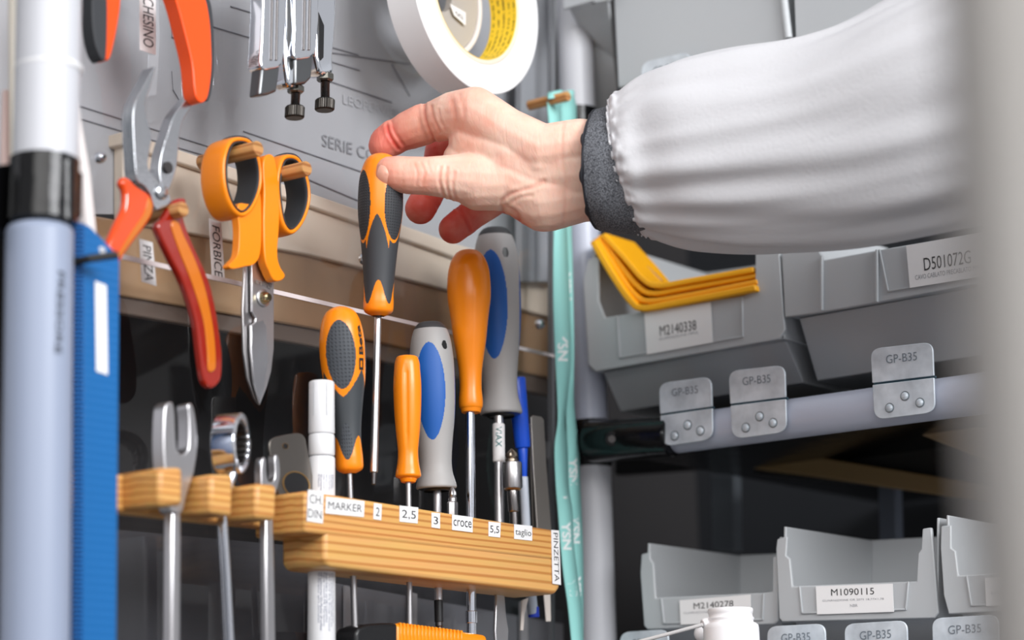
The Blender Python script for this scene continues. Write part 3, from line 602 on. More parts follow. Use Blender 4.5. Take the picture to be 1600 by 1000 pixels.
# ================================================================ MARKER, PEN, TWEEZERS, BITS
mk = thing('marker_pen', 'white paint marker standing upright through the left end of the rack', 'marker')
dM = 40
def stack(parent, d, rows, n=40):
    for nm, x0, y0, x1, y1, r0, r1, mt in rows:
        a = W(x0, y0, d); b = W(x1, y1, d); k_ = kpx(a); L = (b-a)
        e_ = min(.12, .0012/max(L.length, .001))
        B().tube([a, a+L*e_*.3, a+L*e_, b-L*e_, b-L*e_*.3, b], [r0*k_*.86, r0*k_*.96, r0*k_, r1*k_, r1*k_*.96, r1*k_*.86], n).build(nm, mt, parent)
stack(mk, dM, [('cap', 502.5, 596, 502.5, 679, 20, 20.6, WHITEP), ('collar', 502.5, 679, 502.5, 713, 20.4, 20.6, WHITEP), ('barrel', 502.5, 714, 502.5, 1100, 21, 21.5, WHITEP)])
def oncyl(cx, y0, y1, r, d, th0, th1):
    a = W(cx, y0, d); b = W(cx, y1, d); ax, f, rr_ = frame(a, b); L = (b-a).length; k_ = kpx(a)
    def fn(x, y):
        th = math.radians(th0+(th1-th0)*y); return a+ax*L*x+(f*math.cos(th)+rr_*math.sin(th))*(r*k_+.00035)
    return fn
lines_ = ['EN Marker all surface', 'spirit, permanent', 'wet and dry', 'Shake before use', 'Keep closed', 'DE Lackmarker', 'FR Marqueur']
for i, tx in enumerate(lines_):
    th = 58-i*11
    text(tx, (0, 0, 0), X, Y, INKB, mk, 'small_print', fn=oncyl(502.5, 744, 764+(i % 3)*3, 21.2, dM, th-8, th))
    text(tx+' '+lines_[(i+2) % 7], (0, 0, 0), X, Y, INKB, mk, 'small_print', fn=oncyl(502.5, 897, 975+(i % 3)*6, 21.4, dM, th-8, th))
for a_ in (-38, 22):
    f_n = oncyl(502.5, 600, 652, 20.3, dM, a_, a_+4); mk_ = B(); mk_.face([mk_.V(f_n(0, 0)), mk_.V(f_n(1, 0)), mk_.V(f_n(1, 1)), mk_.V(f_n(0, 1))]); mk_.prism([f_n(0, 0), f_n(1, 0), f_n(1, 1), f_n(0, 1)], TOCAM(f_n(0, 0))*.0003).build('cap_rib', mat('cap groove', (205, 206, 210), .4), mk, smooth=False)
pn = thing('ball_pen', 'blue capped clear ball pen standing behind the bit holder', 'pen')
BPL = mat('pen blue', (24, 84, 214), .22)
dN = 30
stack(pn, dN, [('cap', 806, 590, 817, 700, 15, 12, BPL), ('cap', 816.5, 699, 819, 752, 8, 4.5, BPL), ('barrel', 818, 745, 826, 905, 7, 7, mat('clear barrel', (196, 204, 216), .15)), ('barrel', 827, 905, 833, 960, 8.5, 8.5, mat('clear tail', (150, 158, 170), .2)), ('end_plug', 833, 948, 834, 965, 9, 9, mat('navy plug', (20, 50, 160), .3))])
tz = thing('tweezers', 'flat grey steel tweezers standing at the right end of the rack by the lanyard', 'tweezers')
TZ = mat('matt steel', (168, 162, 156), .42, .85)
poly('tweezer_arm', [(830, 652), (834, 649), (846, 651), (850, 656), (854, 730), (862, 832), (864, 900), (845, 900), (840, 830), (833, 720)], 34, 1.2, TZ, tz, bevel=.0003)
poly('tweezer_arm', [(828, 662), (842, 662), (846, 720), (852, 832), (834, 832), (830, 720)], 28, 1.2, TZ, tz, bevel=.0003)
poly('tweezer_tip', [(850, 925), (860, 925), (861, 971), (854, 971)], 34, 1.0, mat('cream steel', (214, 204, 196), .4), tz, bevel=.0002)
poly('tweezer_tip', [(816, 938), (826, 934), (820, 960), (818, 985), (814, 985)], 30, 1.0, mat('cream steel', (214, 204, 196), .4), tz, bevel=.0002)
bh = thing('bit_holder', 'short steel hex bit holder with a cross point bit showing above the sticker taglio', 'bit holder')
def bit(x, y0, y1, r, parent, d, tipup=True, mt=STEEL):
    a = W(x, y0, d); b = W(x, y1, d); k_ = kpx(a); L = b-a; ax = L.normalized(); bb = B()
    rings = []
    for t, s, star in ((0, .12, .9), (.12, .5, .8), (.3, .95, .6), (.45, 1, .25), (.55, .8, .0), (.62, 1, 0), (1, 1, 0)):
        ring = []
        for j in range(24):
            an = 2*math.pi*j/24; ring.append(bb.V(a+L*t+(X*math.cos(an+.4)+Y*math.sin(an+.4))*r*k_*s*(1-star*.5*(1-abs(math.cos(2*an))))))
        rings.append(ring)
    for p_, q_ in zip(rings, rings[1:]):
        for j in range(24): bb.face((p_[j], p_[(j+1) % 24], q_[(j+1) % 24], q_[j]))
    bb.face(rings[0]); bb.face(rings[-1][::-1]); return bb.build('cross_bit', mt, parent, ang=25)
bit(799, 701, 728, 10, bh, 46, mt=mat('bronze steel', (150, 138, 124), .3, 1))
stack(bh, 46, [('sleeve', 800, 722, 801, 764, 15.5, 15.5, STEEL), ('brass_rim', 801, 763, 801, 766, 14, 12, mat('brass rim', (190, 150, 96), .3, 1)), ('holder_shank', 801, 765, 803, 800, 9, 8.5, mat('bright shank', (150, 146, 144), .18, 1)), ('hex_shank', 803, 799, 805, 860, 7, 7, DSTEEL)])
lb_ = thing('screwdriver_bit', 'small steel cross point bit standing in the rack between stickers 3 and croce', 'bit')
bit(707, 760, 790, 6.5, lb_, 50, mt=STEEL)
stack(lb_, 50, [('hex_base', 707, 784, 707, 830, 8.5, 8.5, STEEL)], n=6)
# ================================================================ SCREWDRIVERS
def shaft(parent, rows, d, tip=None):
    for nm, x0, y0, x1, y1, r0, r1, mt in rows:
        a = W(x0, y0, d); b = W(x1, y1, d); k_ = kpx(a)
        B().tube([a, b], [r0*k_, r1*k_], 24).build(nm, mt, parent, bevel=.0003)
HS = lambda th: math.degrees(th)
# --- beta style screwdriver at left
dS = 40
sd = thing('screwdriver', 'orange screwdriver with dimpled dark grey oval and Beta lettering, standing beside the white marker', 'screwdriver')
def cls1(th, t):
    dg = HS(th)
    for c0 in (-6, 114, -126):
        x = ((dg-c0+180) % 360-180)/40; y = (t-.305)/.205; r_ = x*x+y*y
        if r_ < 1: return 2
        if r_ < 1.22: return 0
    x = ((dg+6+60) % 120-60)
    tw = .555-.16*min(1, abs(x)/60)**1.4
    tcap = .855+.07*math.cos(math.radians(x*3))
    if t > tcap: return 0
    if t > tw:
        xx = x/24; yy = (t-.83)/.12
        return 3 if xx*xx+yy*yy < 1 else 1
    return 0
p0, p1 = W(531, 478, dS), W(547, 740, dS)
ptf, _ = handle(p0, p1, [(0, 0), (.015, 14), (.05, 25), (.13, 32.5), (.27, 36), (.42, 33.5), (.55, 28), (.70, 22.5), (.82, 20.5), (.92, 21.5), (.975, 20), (1, 9)], cls1,
    [ORANGE, mat('dark grey rubber', (62, 66, 70), .5), DOT, DOT], ['handle', 'rubber_waist', 'dimpled_oval', 'dimpled_tongue'], sd)
text('Beta', (0, 0, 0), X, Y, INK, sd, 'lettering', fn=lambda x, y: ptf(math.radians(44+16*(1-y)), .31-.18*x, .0003), off=.03)
bb = B(); q_ = [ptf(math.radians(a_), t_, .0003) for a_, t_ in ((44, .33), (60, .33), (60, .40), (44, .40))]; i_ = [ptf(math.radians(a_), t_, .0003) for a_, t_ in ((48, .345), (56, .345), (56, .385), (48, .385))]
bb.prism(q_, TOCAM(q_[0])*.0002, inner=i_).build('logo_frame', INK, sd, smooth=False)
shaft(sd, [('shaft', 546, 738, 556, 1020, 4.6, 5.4, STEEL)], dS)
# --- held screwdriver
dH = 56
held = thing('screwdriver', 'orange and black screwdriver lifted by the hand with its shaft clear of the rack', 'screwdriver')
def cls2(th, t):
    dg = HS(th)
    for c0, hw in ((-62, 36), (47, 37), (180, 40)):
        x = ((dg-c0+180) % 360-180)/hw; y = (t-.335)/.215; r_ = x*x+y*y
        if r_ < 1: return 2
        if r_ < 1.16: return 0
    x = abs((dg+8+180) % 360-180)
    tw = .40+.20*(x/38)**1.3 if x < 38 else .42
    xx = ((dg+2+45) % 90-45); tcap = .865-.07*math.cos(math.radians(xx*4))
    if t > tcap: return 0
    return 1 if t > tw else 0
p0, p1 = W(596, 239, dH), W(591, 494, dH-6)
pth, _ = handle(p0, p1, [(0, 0), (.012, 13), (.04, 23), (.10, 30), (.2, 34.5), (.36, 35), (.5, 31), (.6, 28), (.75, 24.5), (.86, 23), (.93, 23.5), (.975, 21.5), (1, 10)], cls2,
    [ORANGE, mat('dark rubber', (56, 58, 62), .55), DOT2], ['handle', 'rubber_waist', 'rubber_oval'], held)
shaft(held, [('shaft', 590.5, 492, 584, 738, 5.6, 6.0, SATIN), ('shaft_tip', 584, 738, 583.6, 757, 4.4, 3.6, DSTEEL)], dH-8)
# --- small orange
dO = 42
sm_ = thing('screwdriver', 'small all orange fluted screwdriver standing above the sticker 2,5', 'screwdriver')
handle(W(636, 555, dO), W(638, 749, dO), [(0, 0), (.01, 14), (.035, 18), (.10, 20.5), (.25, 22.5), (.45, 21.5), (.6, 19.5), (.72, 17), (.8, 15.8), (.88, 17), (.95, 19.5), (.98, 19), (1, 10)], lambda th, t: 0,
    [ORANGE], ['handle'], sm_, mod=lambda th, t: 1-.10*max(0, math.cos(4*th+.3))**3*min(1, max(0, (t-.08)/.08))*min(1, max(0, (.8-t)/.15)))
shaft(sm_, [('collar', 638, 748, 638, 754, 14, 11, ORANGE), ('shaft', 638, 752, 640.5, 1020, 4.6, 4.8, STEEL)], dO)
# --- large orange
lo_ = thing('screwdriver', 'large smooth all orange screwdriver standing above the sticker croce', 'screwdriver')
handle(W(732, 390, dO), W(736, 641, dO), [(0, 0), (.01, 14), (.04, 23), (.1, 30), (.18, 33.5), (.3, 34), (.42, 30), (.55, 26), (.66, 21.5), (.76, 18), (.86, 17), (.94, 18.5), (.985, 17.5), (1, 12)], lambda th, t: 0,
    [ORANGE], ['handle'], lo_, mod=lambda th, t: 1-.035*max(0, math.cos(3*th+.9))**2*min(1, max(0, (t-.12)/.05))*min(1, max(0, (.58-t)/.08)))
shaft(lo_, [('collar', 736, 638, 736, 645, 17, 15, ORANGE), ('shaft', 734.5, 643, 737, 1020, 7.4, 7.6, CHROME), ('bit_sleeve', 736.5, 955, 736.8, 974, 9.4, 9.4, CHROME)], dO)
# --- grey and blue pair
def greyblue(t_, p0, p1, sc, oc, ohw, hole, d):
    def cls(th, t):
        dg = HS(th)
        if t < .05: return 2
        if t > .985: return 4
        x = (dg-hole)/9.0; y = (t-.155)/.028
        if x*x+y*y < 1: return 3
        for c0, hw in ((oc, ohw), (oc+122, ohw), (oc-122, ohw)):
            x = ((dg-c0+180) % 360-180)/hw; y = (t-.425)/.285
            if x*x+y*y < 1: return 1
        return 0
    handle(p0, p1, [(0, 0), (.004, 16*sc), (.02, 23*sc), (.05, 28*sc), (.12, 33.5*sc), (.25, 37*sc), (.42, 37.5*sc), (.56, 35*sc), (.7, 30*sc), (.82, 27*sc), (.89, 28*sc), (.945, 32*sc), (.975, 33.5*sc), (.985, 31*sc), (.99, 23*sc), (1, 21*sc)], cls,
        [GREYH, BLUEH, mat('charcoal cap', (58, 58, 60), .5), BLK, BLK], ['handle', 'blue_inlay', 'end_cap', 'hanging_hole', 'ferrule'], t_)
gb = thing('screwdriver', 'largest grey screwdriver with blue oval inlays, standing behind the large orange one', 'screwdriver')
greyblue(gb, W(773, 356, 30), W(783, 652, 30), .98, -14, 40, 27, 30)
shaft(gb, [('shaft', 779, 650, 781, 925, 7.5, 8, SATIN)], 32)
stack(gb, 32, [('shaft_label', 779, 662, 779.5, 722, 9.6, 9.6, PAPER)])
text('VIAX', (0, 0, 0), X, Y, mat('teal ink', (90, 140, 140), .6), gb, 'lettering', fn=oncyl(779, 668, 700, 9.7, 32, -25, 30))
poly('blade_tip', [(776, 920), (788, 920), (791, 960), (795, 985), (791, 1060), (778, 1060), (774, 985)], 34, 2, SATIN, gb, bevel=.0006)
gm = thing('screwdriver', 'medium grey screwdriver with blue oval inlays, standing beside the small orange one', 'screwdriver')
greyblue(gm, W(672, 503, 34), W(682, 768, 34), .94, -6, 40, 40, 34)
shaft(gm, [('shaft', 683, 766, 685, 938, 6.5, 6.2, SATIN), ('black_sleeve', 685, 938, 686, 972, 7, 7, BLK)], 34)
bit(686, 994, 968, 6, gm, 34, mt=DSTEEL)
# --- utility knife
uk = thing('utility_knife', 'orange utility knife with black end, hanging level below the rack tips', 'knife')
OR3 = mat('knife orange', (248, 150, 20), .35); b = B(); pts = []
a = [(620, 973), (700, 983), (762, 992), (764, 1010), (766, 1060), (620, 1050)]
poly('knife_body', a, 48, 16, OR3, uk, bevel=.003, seg=3)
for i in range(18):
    x = 626+i*5.6; poly('grip_rib', [(x, 972.5+i*.72), (x+2.6, 973+i*.72), (x+2.6, 1012), (x, 1012)], 48.8, 3, OR3, uk, bevel=.0004, seg=1)
poly('knife_end', [(556, 990), (560, 980), (575, 975), (600, 973), (622, 973), (622, 1050), (560, 1050)], 49, 17, BLK, uk, bevel=.004, seg=4)
poly('slider', [(559, 984), (556, 992), (556, 1030), (559, 1030), (560, 990)], 40, 5, OR3, uk, bevel=.002)
# ================================================================ LANYARD
ly = thing('lanyard', 'teal woven lanyard with white logo lettering hanging from a peg beside the corner post', 'lanyard')
TEAL = mat('teal ribbon', (152, 216, 210), .75, noise=(1800, .35, .0004))
def ribbon(name, rows, d0, parent):
    """rows: y, xleft, xright, twist(mm)"""
    R_ = crom(rows, 8, False); b = B(); L_ = []
    for (y, xl, xr, tw) in R_:
        a = W(xl, y, d0+tw); c = W(xr, y, d0-tw); L_.append((b.V(a), b.V(a*.5+c*.5), b.V(c)))
    for p_, q_ in zip(L_, L_[1:]):
        b.face((p_[0], p_[1], q_[1], q_[0])); b.face((p_[1], p_[2], q_[2], q_[1]))
    o = b.build(name, TEAL, parent, ang=0); md = o.modifiers.new('thick', 'SOLIDIFY'); md.thickness = .0009; md.offset = 0
    def at(y, f_):
        k_ = min(range(len(R_)), key=lambda i: abs(R_[i][0]-y)); _, xl, xr, tw = R_[k_]
        return W(xl, y, d0+tw)*(1-f_)+W(xr, y, d0-tw)*f_+TOCAM(W(xl, y, d0))*.0009
    return o, at
ra, fa = ribbon('strap', [(146, 857, 878, 0), (160, 855, 876, 0), (240, 862, 878, 1), (340, 866, 884, 2), (400, 865, 887, 3), (480, 865, 890, 2), (560, 868, 891, 0), (620, 871, 886, 1), (660, 872, 882, 3), (700, 867, 886, 3), (760, 869, 888, 2), (800, 872, 894, 0), (850, 876, 896, 0), (900, 881, 902, 1), (960, 889, 909, 1), (1060, 898, 912, 0)], 26, ly)
rb, fb = ribbon('strap', [(146, 868, 894, 0), (170, 876, 900, 0), (240, 876, 898, -1), (340, 870, 893, -1), (400, 872, 894, -2), (480, 880, 896, -3), (560, 884, 897, -3), (620, 884, 896, 0), (660, 885, 899, 0), (700, 886, 904, 0), (760, 886, 906, 1), (800, 888, 908, 1), (850, 888, 910, 0), (900, 890, 911, 0), (960, 894, 911, 0), (1060, 898, 911, 0)], 22, ly)
# loop over the peg
b = B(); cP = W(872, 152, 30); kk = kpx(cP)
WHT = mat('white print', (240, 246, 245), .7)
def logo(at, y0, y1, parent):
    text('YSN', (0, 0, 0), X, Y, WHT, parent, 'logo_lettering', fn=lambda x, y: at(y0+(y1-y0)*x, .16+.68*(y)), off=.03)
for at, par, ys in ((fa, ra, (200, 425, 520, 735, 815, 905)), (fb, rb, (190, 425, 715, 805, 900))):
    for y in ys: logo(at, y, y+44, par)
for x0, x1, dd in ((857, 878, 27), (870, 896, 23)):
    b = B(); L_ = []
    for i in range(9):
        y = 150-10*math.sin(math.pi*i/8); off = -6+12*i/8
        a = W(x0, 0, dd); L_.append((b.V(W(x0, y+4, dd+off)), b.V(W(x1, y, dd+off))))
    for p_, q_ in zip(L_, L_[1:]): b.face((p_[0], p_[1], q_[1], q_[0]))
    o = b.build('strap_fold', TEAL, ly, ang=0); md = o.modifiers.new('thick', 'SOLIDIFY'); md.thickness = .0009
# ================================================================ BINS ON THE RIGHT
def rounded(c, r, n=6):
    out = []; L = len(c)
    for i in range(L):
        p = np.array(c[i], float); a = np.array(c[i-1], float)-p; b = np.array(c[(i+1) % L], float)-p
        ri = r[i] if hasattr(r, '__len__') else r
        la, lb = np.linalg.norm(a), np.linalg.norm(b); ri_ = min(ri, la*.45, lb*.45); a = p+a/la*ri_; b = p+b/lb*ri_
        for j in range(n+1):
            t = j/n; out.append(tuple((1-t)**2*a+2*t*(1-t)*p+t*t*b))
    return out
def sbin(label, front, TLo, TRo, BLo, BRo, wl, depth, recess, rim, d=0, group='grey storage bins', drop=22):
    t = thing('storage_bin', label, 'bin', group)
    D = X*depth*MM
    poly('front_frame', front, d, 3.0, BINM, t, fn=S, bevel=.0008)
    def sl(nm, c, vec, off=X*0): return B().prism([S(x, y, d)+off for x, y in c], vec).build(nm, BINM, t, bevel=.0006)
    sl('side_wall', [TLo, (TLo[0]+wl, TLo[1]+.5), (BLo[0]+wl, BLo[1]), BLo], D-X*.003, X*.003)
    sl('side_wall', [(TRo[0]-wl, TRo[1]+.5), TRo, BRo, (BRo[0]-wl, BRo[1])], D-X*.003, X*.003)
    sl('back_wall', [TLo, TRo, BRo, BLo], X*.003, D)
    sl('bin_floor', [(BLo[0], BLo[1]-5), (BRo[0], BRo[1]-5), BRo, BLo], D, X*.003)
    # lower body set back under the front lip
    a, b = S(BLo[0]+8, BLo[1], d)+X*.012, S(BRo[0]-8, BRo[1], d)+X*.012; dn = -Zv*drop*MM
    c, e = a+X*.02+dn, b+X*.02+dn
    B().hexa([a, b, e, c, a+X*.1, b+X*.1, e+X*.08, c+X*.08]).build('lower_body', BINM, t, bevel=.0008)
    if recess:
        for i in range(len(rim)-1):
            (x0, y0), (x1, y1) = rim[i], rim[i+1]; a, b = S(x0, y0, d), S(x1, y1, d); u = (b-a).normalized(); n_ = u.cross(X).normalized()*.0006
            B().prism([a-n_-u*.0005, b-n_+u*.0005, b+n_+u*.0005, a+n_-u*.0005], (-.0011, 0, 0)).build('label_holder_rim', BINM, t, bevel=.0003)
    return t
GB = 'grey front-label storage bins'
b1 = sbin('grey bin with yellow padded envelopes bent inside, sticker M2140338', 
    [(918, 405), (935, 402), (935, 470), (945, 496), (1161, 462), (1180, 455), (1180, 392), (1217, 388), (1226, 515), (1217, 530), (930, 581), (919, 571), (911, 440)],
    (922, 372), (1218, 326), (919, 578), (1222, 528), 5, 150, True, [(965, 494), (969, 559), (1161, 526), (1160, 464)], group=GB, drop=26)
st_ = sticker(S, 1.0, [(1007, 489), (1111, 472), (1114, 535), (1011, 554)], [('M2140338', .22, .77, .62, .38), ('GUARNIZIONE MPHL', .2, .8, .72, .66, INKG)], b1, 'white sticker reading M2140338')
b2 = sbin('grey bin at right under the white sleeve, large sticker D501072G',
    [(1221, 396), (1278, 388), (1287, 406), (1369, 391), (1560, 358), (1560, 437), (1370, 473), (1284, 488), (1226, 496)],
    (1224, 380), (1700, 300), (1226, 493), (1700, 412), 5, 150, True, [(1375, 391), (1388, 455), (1560, 426)], group=GB, drop=40)
for xx, ya, yb in ((1284, 400, 486), (1370, 391, 473)):
    a, b = S(xx, ya, 0), S(xx, yb, 0); B().prism([a, b, b-Y*.0016, a-Y*.0016], (-.0025, 0, 0)).build('front_rib', BINM, b2, bevel=.0004)
sticker(S, 1.2, [(1416, 384), (1545, 361), (1547, 430), (1422, 450)], [('D501072G', .2, .78, .66, .36), ('CAVO CABLATO PRECABLATO MPHL', .08, .92, .84, .73, INKG)], b2, 'white sticker reading D501072G')
b3 = sbin('grey empty bin in the lower row with sticker M2140278, behind the white bottle',
    [(1002, 866), (1016, 862), (1016, 874), (1021, 880), (1024, 934), (1194, 926), (1207, 924), (1207, 870), (1216, 868), (1216, 970), (1210, 975), (1012, 984), (1006, 978), (1000, 896)],
    (1008, 848), (1218, 838), (1006, 980), (1215, 972), 4, 120, True, [(1034, 936), (1038, 974), (1192, 968), (1194, 928)], d=-4, group=GB, drop=12)
sticker(S, -2.9, [(1062, 938), (1173, 929), (1174, 972), (1064, 976)], [('M2140278', .2, .76, .4, .16), ('GUARNIZIONE LAMELL', .05, .6, .58, .5, INKG)], b3, 'white sticker reading M2140278')
b4 = sbin('grey empty bin in the middle of the lower row with sticker M1090115',
    [(1214, 842), (1230, 838), (1228, 868), (1234, 873), (1238, 916), (1432, 908), (1434, 864), (1439, 858), (1441, 826), (1455, 824), (1459, 866), (1466, 958), (1460, 966), (1222, 972), (1217, 966), (1212, 858)],
    (1221, 822), (1464, 808), (1218, 970), (1462, 964), 4, 120, True, [(1250, 917), (1254, 958), (1416, 952), (1420, 910)], d=0, group=GB, drop=12)
sticker(S, 1.1, [(1275, 916), (1395, 912), (1397, 956), (1277, 960)], [('M1090115', .2, .76, .36, .12), ('GUARNIZIONE OR 2075 18,77X1,78', .08, .88, .57, .49, INKG), ('NBR', .44, .54, .78, .68, INKG)], b4, 'white sticker reading M1090115')
b5 = sbin('grey empty bin at the right end of the lower row, sticker starting M312',
    [(1470, 822), (1486, 820), (1486, 856), (1493, 861), (1497, 899), (1700, 888), (1700, 948), (1482, 960), (1474, 930), (1469, 856)],
    (1475, 804), (1730, 788), (1480, 958), (1730, 944), 4, 120, True, [(1511, 901), (1518, 946), (1700, 937)], d=4, group=GB, drop=12)
sticker(S, 5.1, [(1539, 903), (1668, 896), (1669, 941), (1541, 947)], [('M3120', .21, .62, .36, .1), ('DISTANZ. D.I. 3,5 X 10', .07, .92, .62, .5, INKG), ('5011', .4, .55, .84, .74, INKG)], b5, 'white sticker starting M312')
# upper bins
b6 = sbin('large grey bin face at the top beside the corner post, above the white cuff',
    [(956, -70), (1213, -110), (1228, 92), (966, 137)], (958, -70), (1216, -110), (966, 134), (1226, 90), 5, 140, False, [], group=GB, drop=10)
b7 = sbin('grey bin face cut by the top edge above the white sleeve',
    [(1236, -110), (1520, -170), (1520, 4), (1243, 60)], (1236, -110), (1520, -170), (1243, 58), (1520, 2), 5, 140, False, [], group=GB, drop=10)
a, b = S(1218, -60, 2), S(1232, 60, 2); B().tube([a, b], .0028, 16).build('corner_rib', BINM, b7)
b8 = thing('storage_bin', 'grey bin underside at the top, just right of the corner post', 'bin', GB)
a = [S(874, -80, 12), S(952, -95, 12), S(952, 0, 12), S(930, 5, 12), S(926, 2, 12), S(880, 15, 12)]
B().prism(a, (.003, 0, 0)).build('front_lip', BINM, b8, bevel=.0008)
a = [S(888, 12, 10), S(950, 2, 10), S(958, 90, -28), S(914, 62, -28)]
B().prism(a, (.003, 0, 0)).build('sloping_front', BINM, b8, bevel=.0006)
a = [S(914, 62, -28), S(958, 90, -28), S(966, 180, -60), S(925, 190, -60)]
B().prism(a, (.003, 0, 0)).build('lower_body', BINM, b8, bevel=.0006)
# envelopes
YEL = mat('yellow envelope', (250, 176, 10), .42, noise=(300, .1, .0004)); YEL2 = mat('deep yellow envelope', (244, 166, 16), .42)
EG = 'yellow envelopes in the bin M2140338'
rows = [([(925, 376), (955, 428), (984, 470), (1004, 481), (1060, 472), (1180, 449)], 5.2, 'yellow envelope lying lowest in the bent stack', 7),
        ([(930, 372), (960, 420), (986, 457), (1010, 470), (1070, 462), (1183, 440)], 4.4, 'yellow envelope second from the bottom of the bent stack', 3),
        ([(935, 368), (966, 412), (994, 446), (1018, 458), (1070, 450), (1183, 430)], 4.2, 'yellow envelope second from the top of the bent stack', 0),
        ([(941, 366), (974, 402), (1004, 436), (1028, 446), (1080, 438), (1177, 421)], 4.6, 'yellow envelope on top of the bent stack', 2)]
for pts, hw, lb_t, dd in rows:
    C_ = crom(pts, 8, False); up1 = []; dn1 = []
    for i, (x, y) in enumerate(C_):
        x0, y0 = C_[max(i-1, 0)]; x1, y1 = C_[min(i+1, len(C_)-1)]; L = math.hypot(x1-x0, y1-y0); nx, ny = -(y1-y0)/L, (x1-x0)/L
        up1.append((x-nx*hw, y-ny*hw)); dn1.append((x+nx*hw, y+ny*hw))
    o = poly('envelope', up1+dn1[::-1], dd-2, 38, YEL if dd != 3 else YEL2, None, fn=S, bevel=.0012, seg=3)
    tag(o, lb_t, 'envelope', EG)
cd_ = B(); cd_.tube([S(950, 368, -20), S(990, 400, -20), (S(1012, 420, -22)), S(1034, 440, -24)], .0016, 12)
tag(cd_.build('cord', mat('tan cord', (186, 140, 80), .5), None), 'thin tan cord rising from the envelopes in the bin M2140338', 'cord')
# clips
CG = 'zinc clips on the shelf pipes'
def clip(TL, TR, BR, BL, d, label, crease=.48, rivets=True):
    t = thing('zinc_clip', label, 'clip', CG)
    L_ = lambda p, q, f: (p[0]*(1-f)+q[0]*f, p[1]*(1-f)+q[1]*f)
    ml, mr = L_(TL, BL, crease), L_(TR, BR, crease); ml2, mr2 = L_(TL, BL, crease+.03), L_(TR, BR, crease+.03)
    poly('upper_tab', rounded([TL, TR, mr, ml], [16, 16, 1, 1]), d-2, 1.6, ZINC, t, fn=S, bevel=.0004)
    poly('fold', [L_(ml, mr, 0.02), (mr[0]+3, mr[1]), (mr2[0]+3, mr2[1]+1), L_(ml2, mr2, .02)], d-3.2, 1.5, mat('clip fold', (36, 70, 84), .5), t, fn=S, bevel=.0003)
    lp = poly('lower_plate', rounded([ml2, mr2, BR, BL], [1, 1, 18, 18]), d, 1.6, ZINC, t, fn=S, bevel=.0004)
    wd_ = math.hypot(TR[0]-TL[0], TR[1]-TL[1])
    for fx, fy in ((.26, .86), (.52, .72), (.76, .84)):
        if not rivets: break
        x = (TL[0]*(1-fx)+TR[0]*fx)*(1-fy)+(BL[0]*(1-fx)+BR[0]*fx)*fy; y = (TL[1]*(1-fx)+TR[1]*fx)*(1-fy)+(BL[1]*(1-fx)+BR[1]*fx)*fy
        p = S(x, y, d); k_ = kpx(p); r_ = 6*k_
        B().tube([p, p-X*.0008, p-X*.0014, p-X*.0016], [r_, r_, r_*.7, r_*.3], 18).build('rivet', ZINC, t)
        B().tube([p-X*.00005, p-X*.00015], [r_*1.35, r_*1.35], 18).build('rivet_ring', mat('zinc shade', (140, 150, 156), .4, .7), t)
    def at(a, b):
        x = (TL[0]*(1-a)+TR[0]*a)*(1-b)+(BL[0]*(1-a)+BR[0]*a)*b; y = (TL[1]*(1-a)+TR[1]*a)*(1-b)+(BL[1]*(1-a)+BR[1]*a)*b
        return S(x, y, d-1.7)
    text('GP-B35', (0, 0, 0), X, Y, mat('stamped mark', (132, 142, 152), .5, .5), t, 'stamped_lettering', fn=lambda x, y: at(.24+.5*x, .235-.12*y))
clip((1029, 599), (1111, 588), (1114, 686), (1034, 698), 16, 'zinc clip stamped GP-B35 at the left end of the shelf pipe, beside the black arm')
clip((1138, 580), (1226, 570), (1229, 675), (1144, 686), 16, 'zinc clip stamped GP-B35 second from the left on the shelf pipe')
clip((1360, 545), (1457, 534), (1461, 644), (1366, 656), 16, 'zinc clip stamped GP-B35 on the shelf pipe under the bin D501072G')
clip((1556, 520), (1650, 508), (1652, 618), (1563, 630), 16, 'zinc clip at the blurred right end of the shelf pipe')
clip((1001, 98), (1078, 80), (1084, 186), (1008, 200), 16, 'zinc clip half hidden behind the top of the white sleeve')
clip((968, 988), (1044, 983), (1046, 1090), (972, 1094), 16, 'zinc clip in the bottom row left of the white bottle, under its thin tube')
clip((1198, 979), (1289, 974), (1292, 1084), (1202, 1090), 16, 'zinc clip in the bottom row just right of the white bottle')
clip((1319, 975), (1417, 969), (1420, 1080), (1323, 1088), 16, 'zinc clip in the bottom row under the bin M1090115, second right of the bottle')
clip((1456, 966), (1559, 960), (1562, 1072), (1460, 1080), 16, 'zinc clip in the bottom row under the bin M312, at the far right')
lp_ = thing('lower_shelf_pipe', 'pale shelf pipe below the bottom row of bins, under the frame', 'pipe')
B().tube([S(950, 1080, 0), S(1900, 1040, 0)], 31*kpx(S(1300, 1060, 0)), 40).build('pipe', PIPE, lp_)
# white bottle
bo = thing('dropper_bottle', 'white plastic bottle with side nozzle and thin tube in front of the bin M2140278', 'bottle')
BW = mat('bottle white', (246, 244, 246), .4)
p0 = S(1141, 950, 60); k_ = kpx(p0); rows = [(0, 30), (1, 34.5), (3, 35.5), (8, 35), (9.5, 34), (14, 34.5), (16, 36.5), (18, 36.5), (20, 35), (23, 35.5), (24, 39), (27, 42.5), (32, 43.5), (80, 44), (82, 40), (84, 46), (160, 48)]
B().tube([p0-Zv*r_[0]*k_ for r_ in rows], [r_[1]*k_ for r_ in rows], 48).build('bottle_body', BW, bo)
a = S(1098, 976, 72); b = S(1124, 966, 62); B().tube([a, a*.9+b*.1, b], [7.5*k_, 9*k_, 8.5*k_], 20).build('nozzle', BW, bo, bevel=.0004)
B().tube([S(1098, 976, 74), S(1050, 989, 80), S(985, 1006, 86)], 3*k_, 12).build('thin_tube', mat('clear tube', (214, 212, 212), .25), bo)
B().ball(S(1098, 990, 40), 14*k_, 10).build('side_bulb', BW, bo)
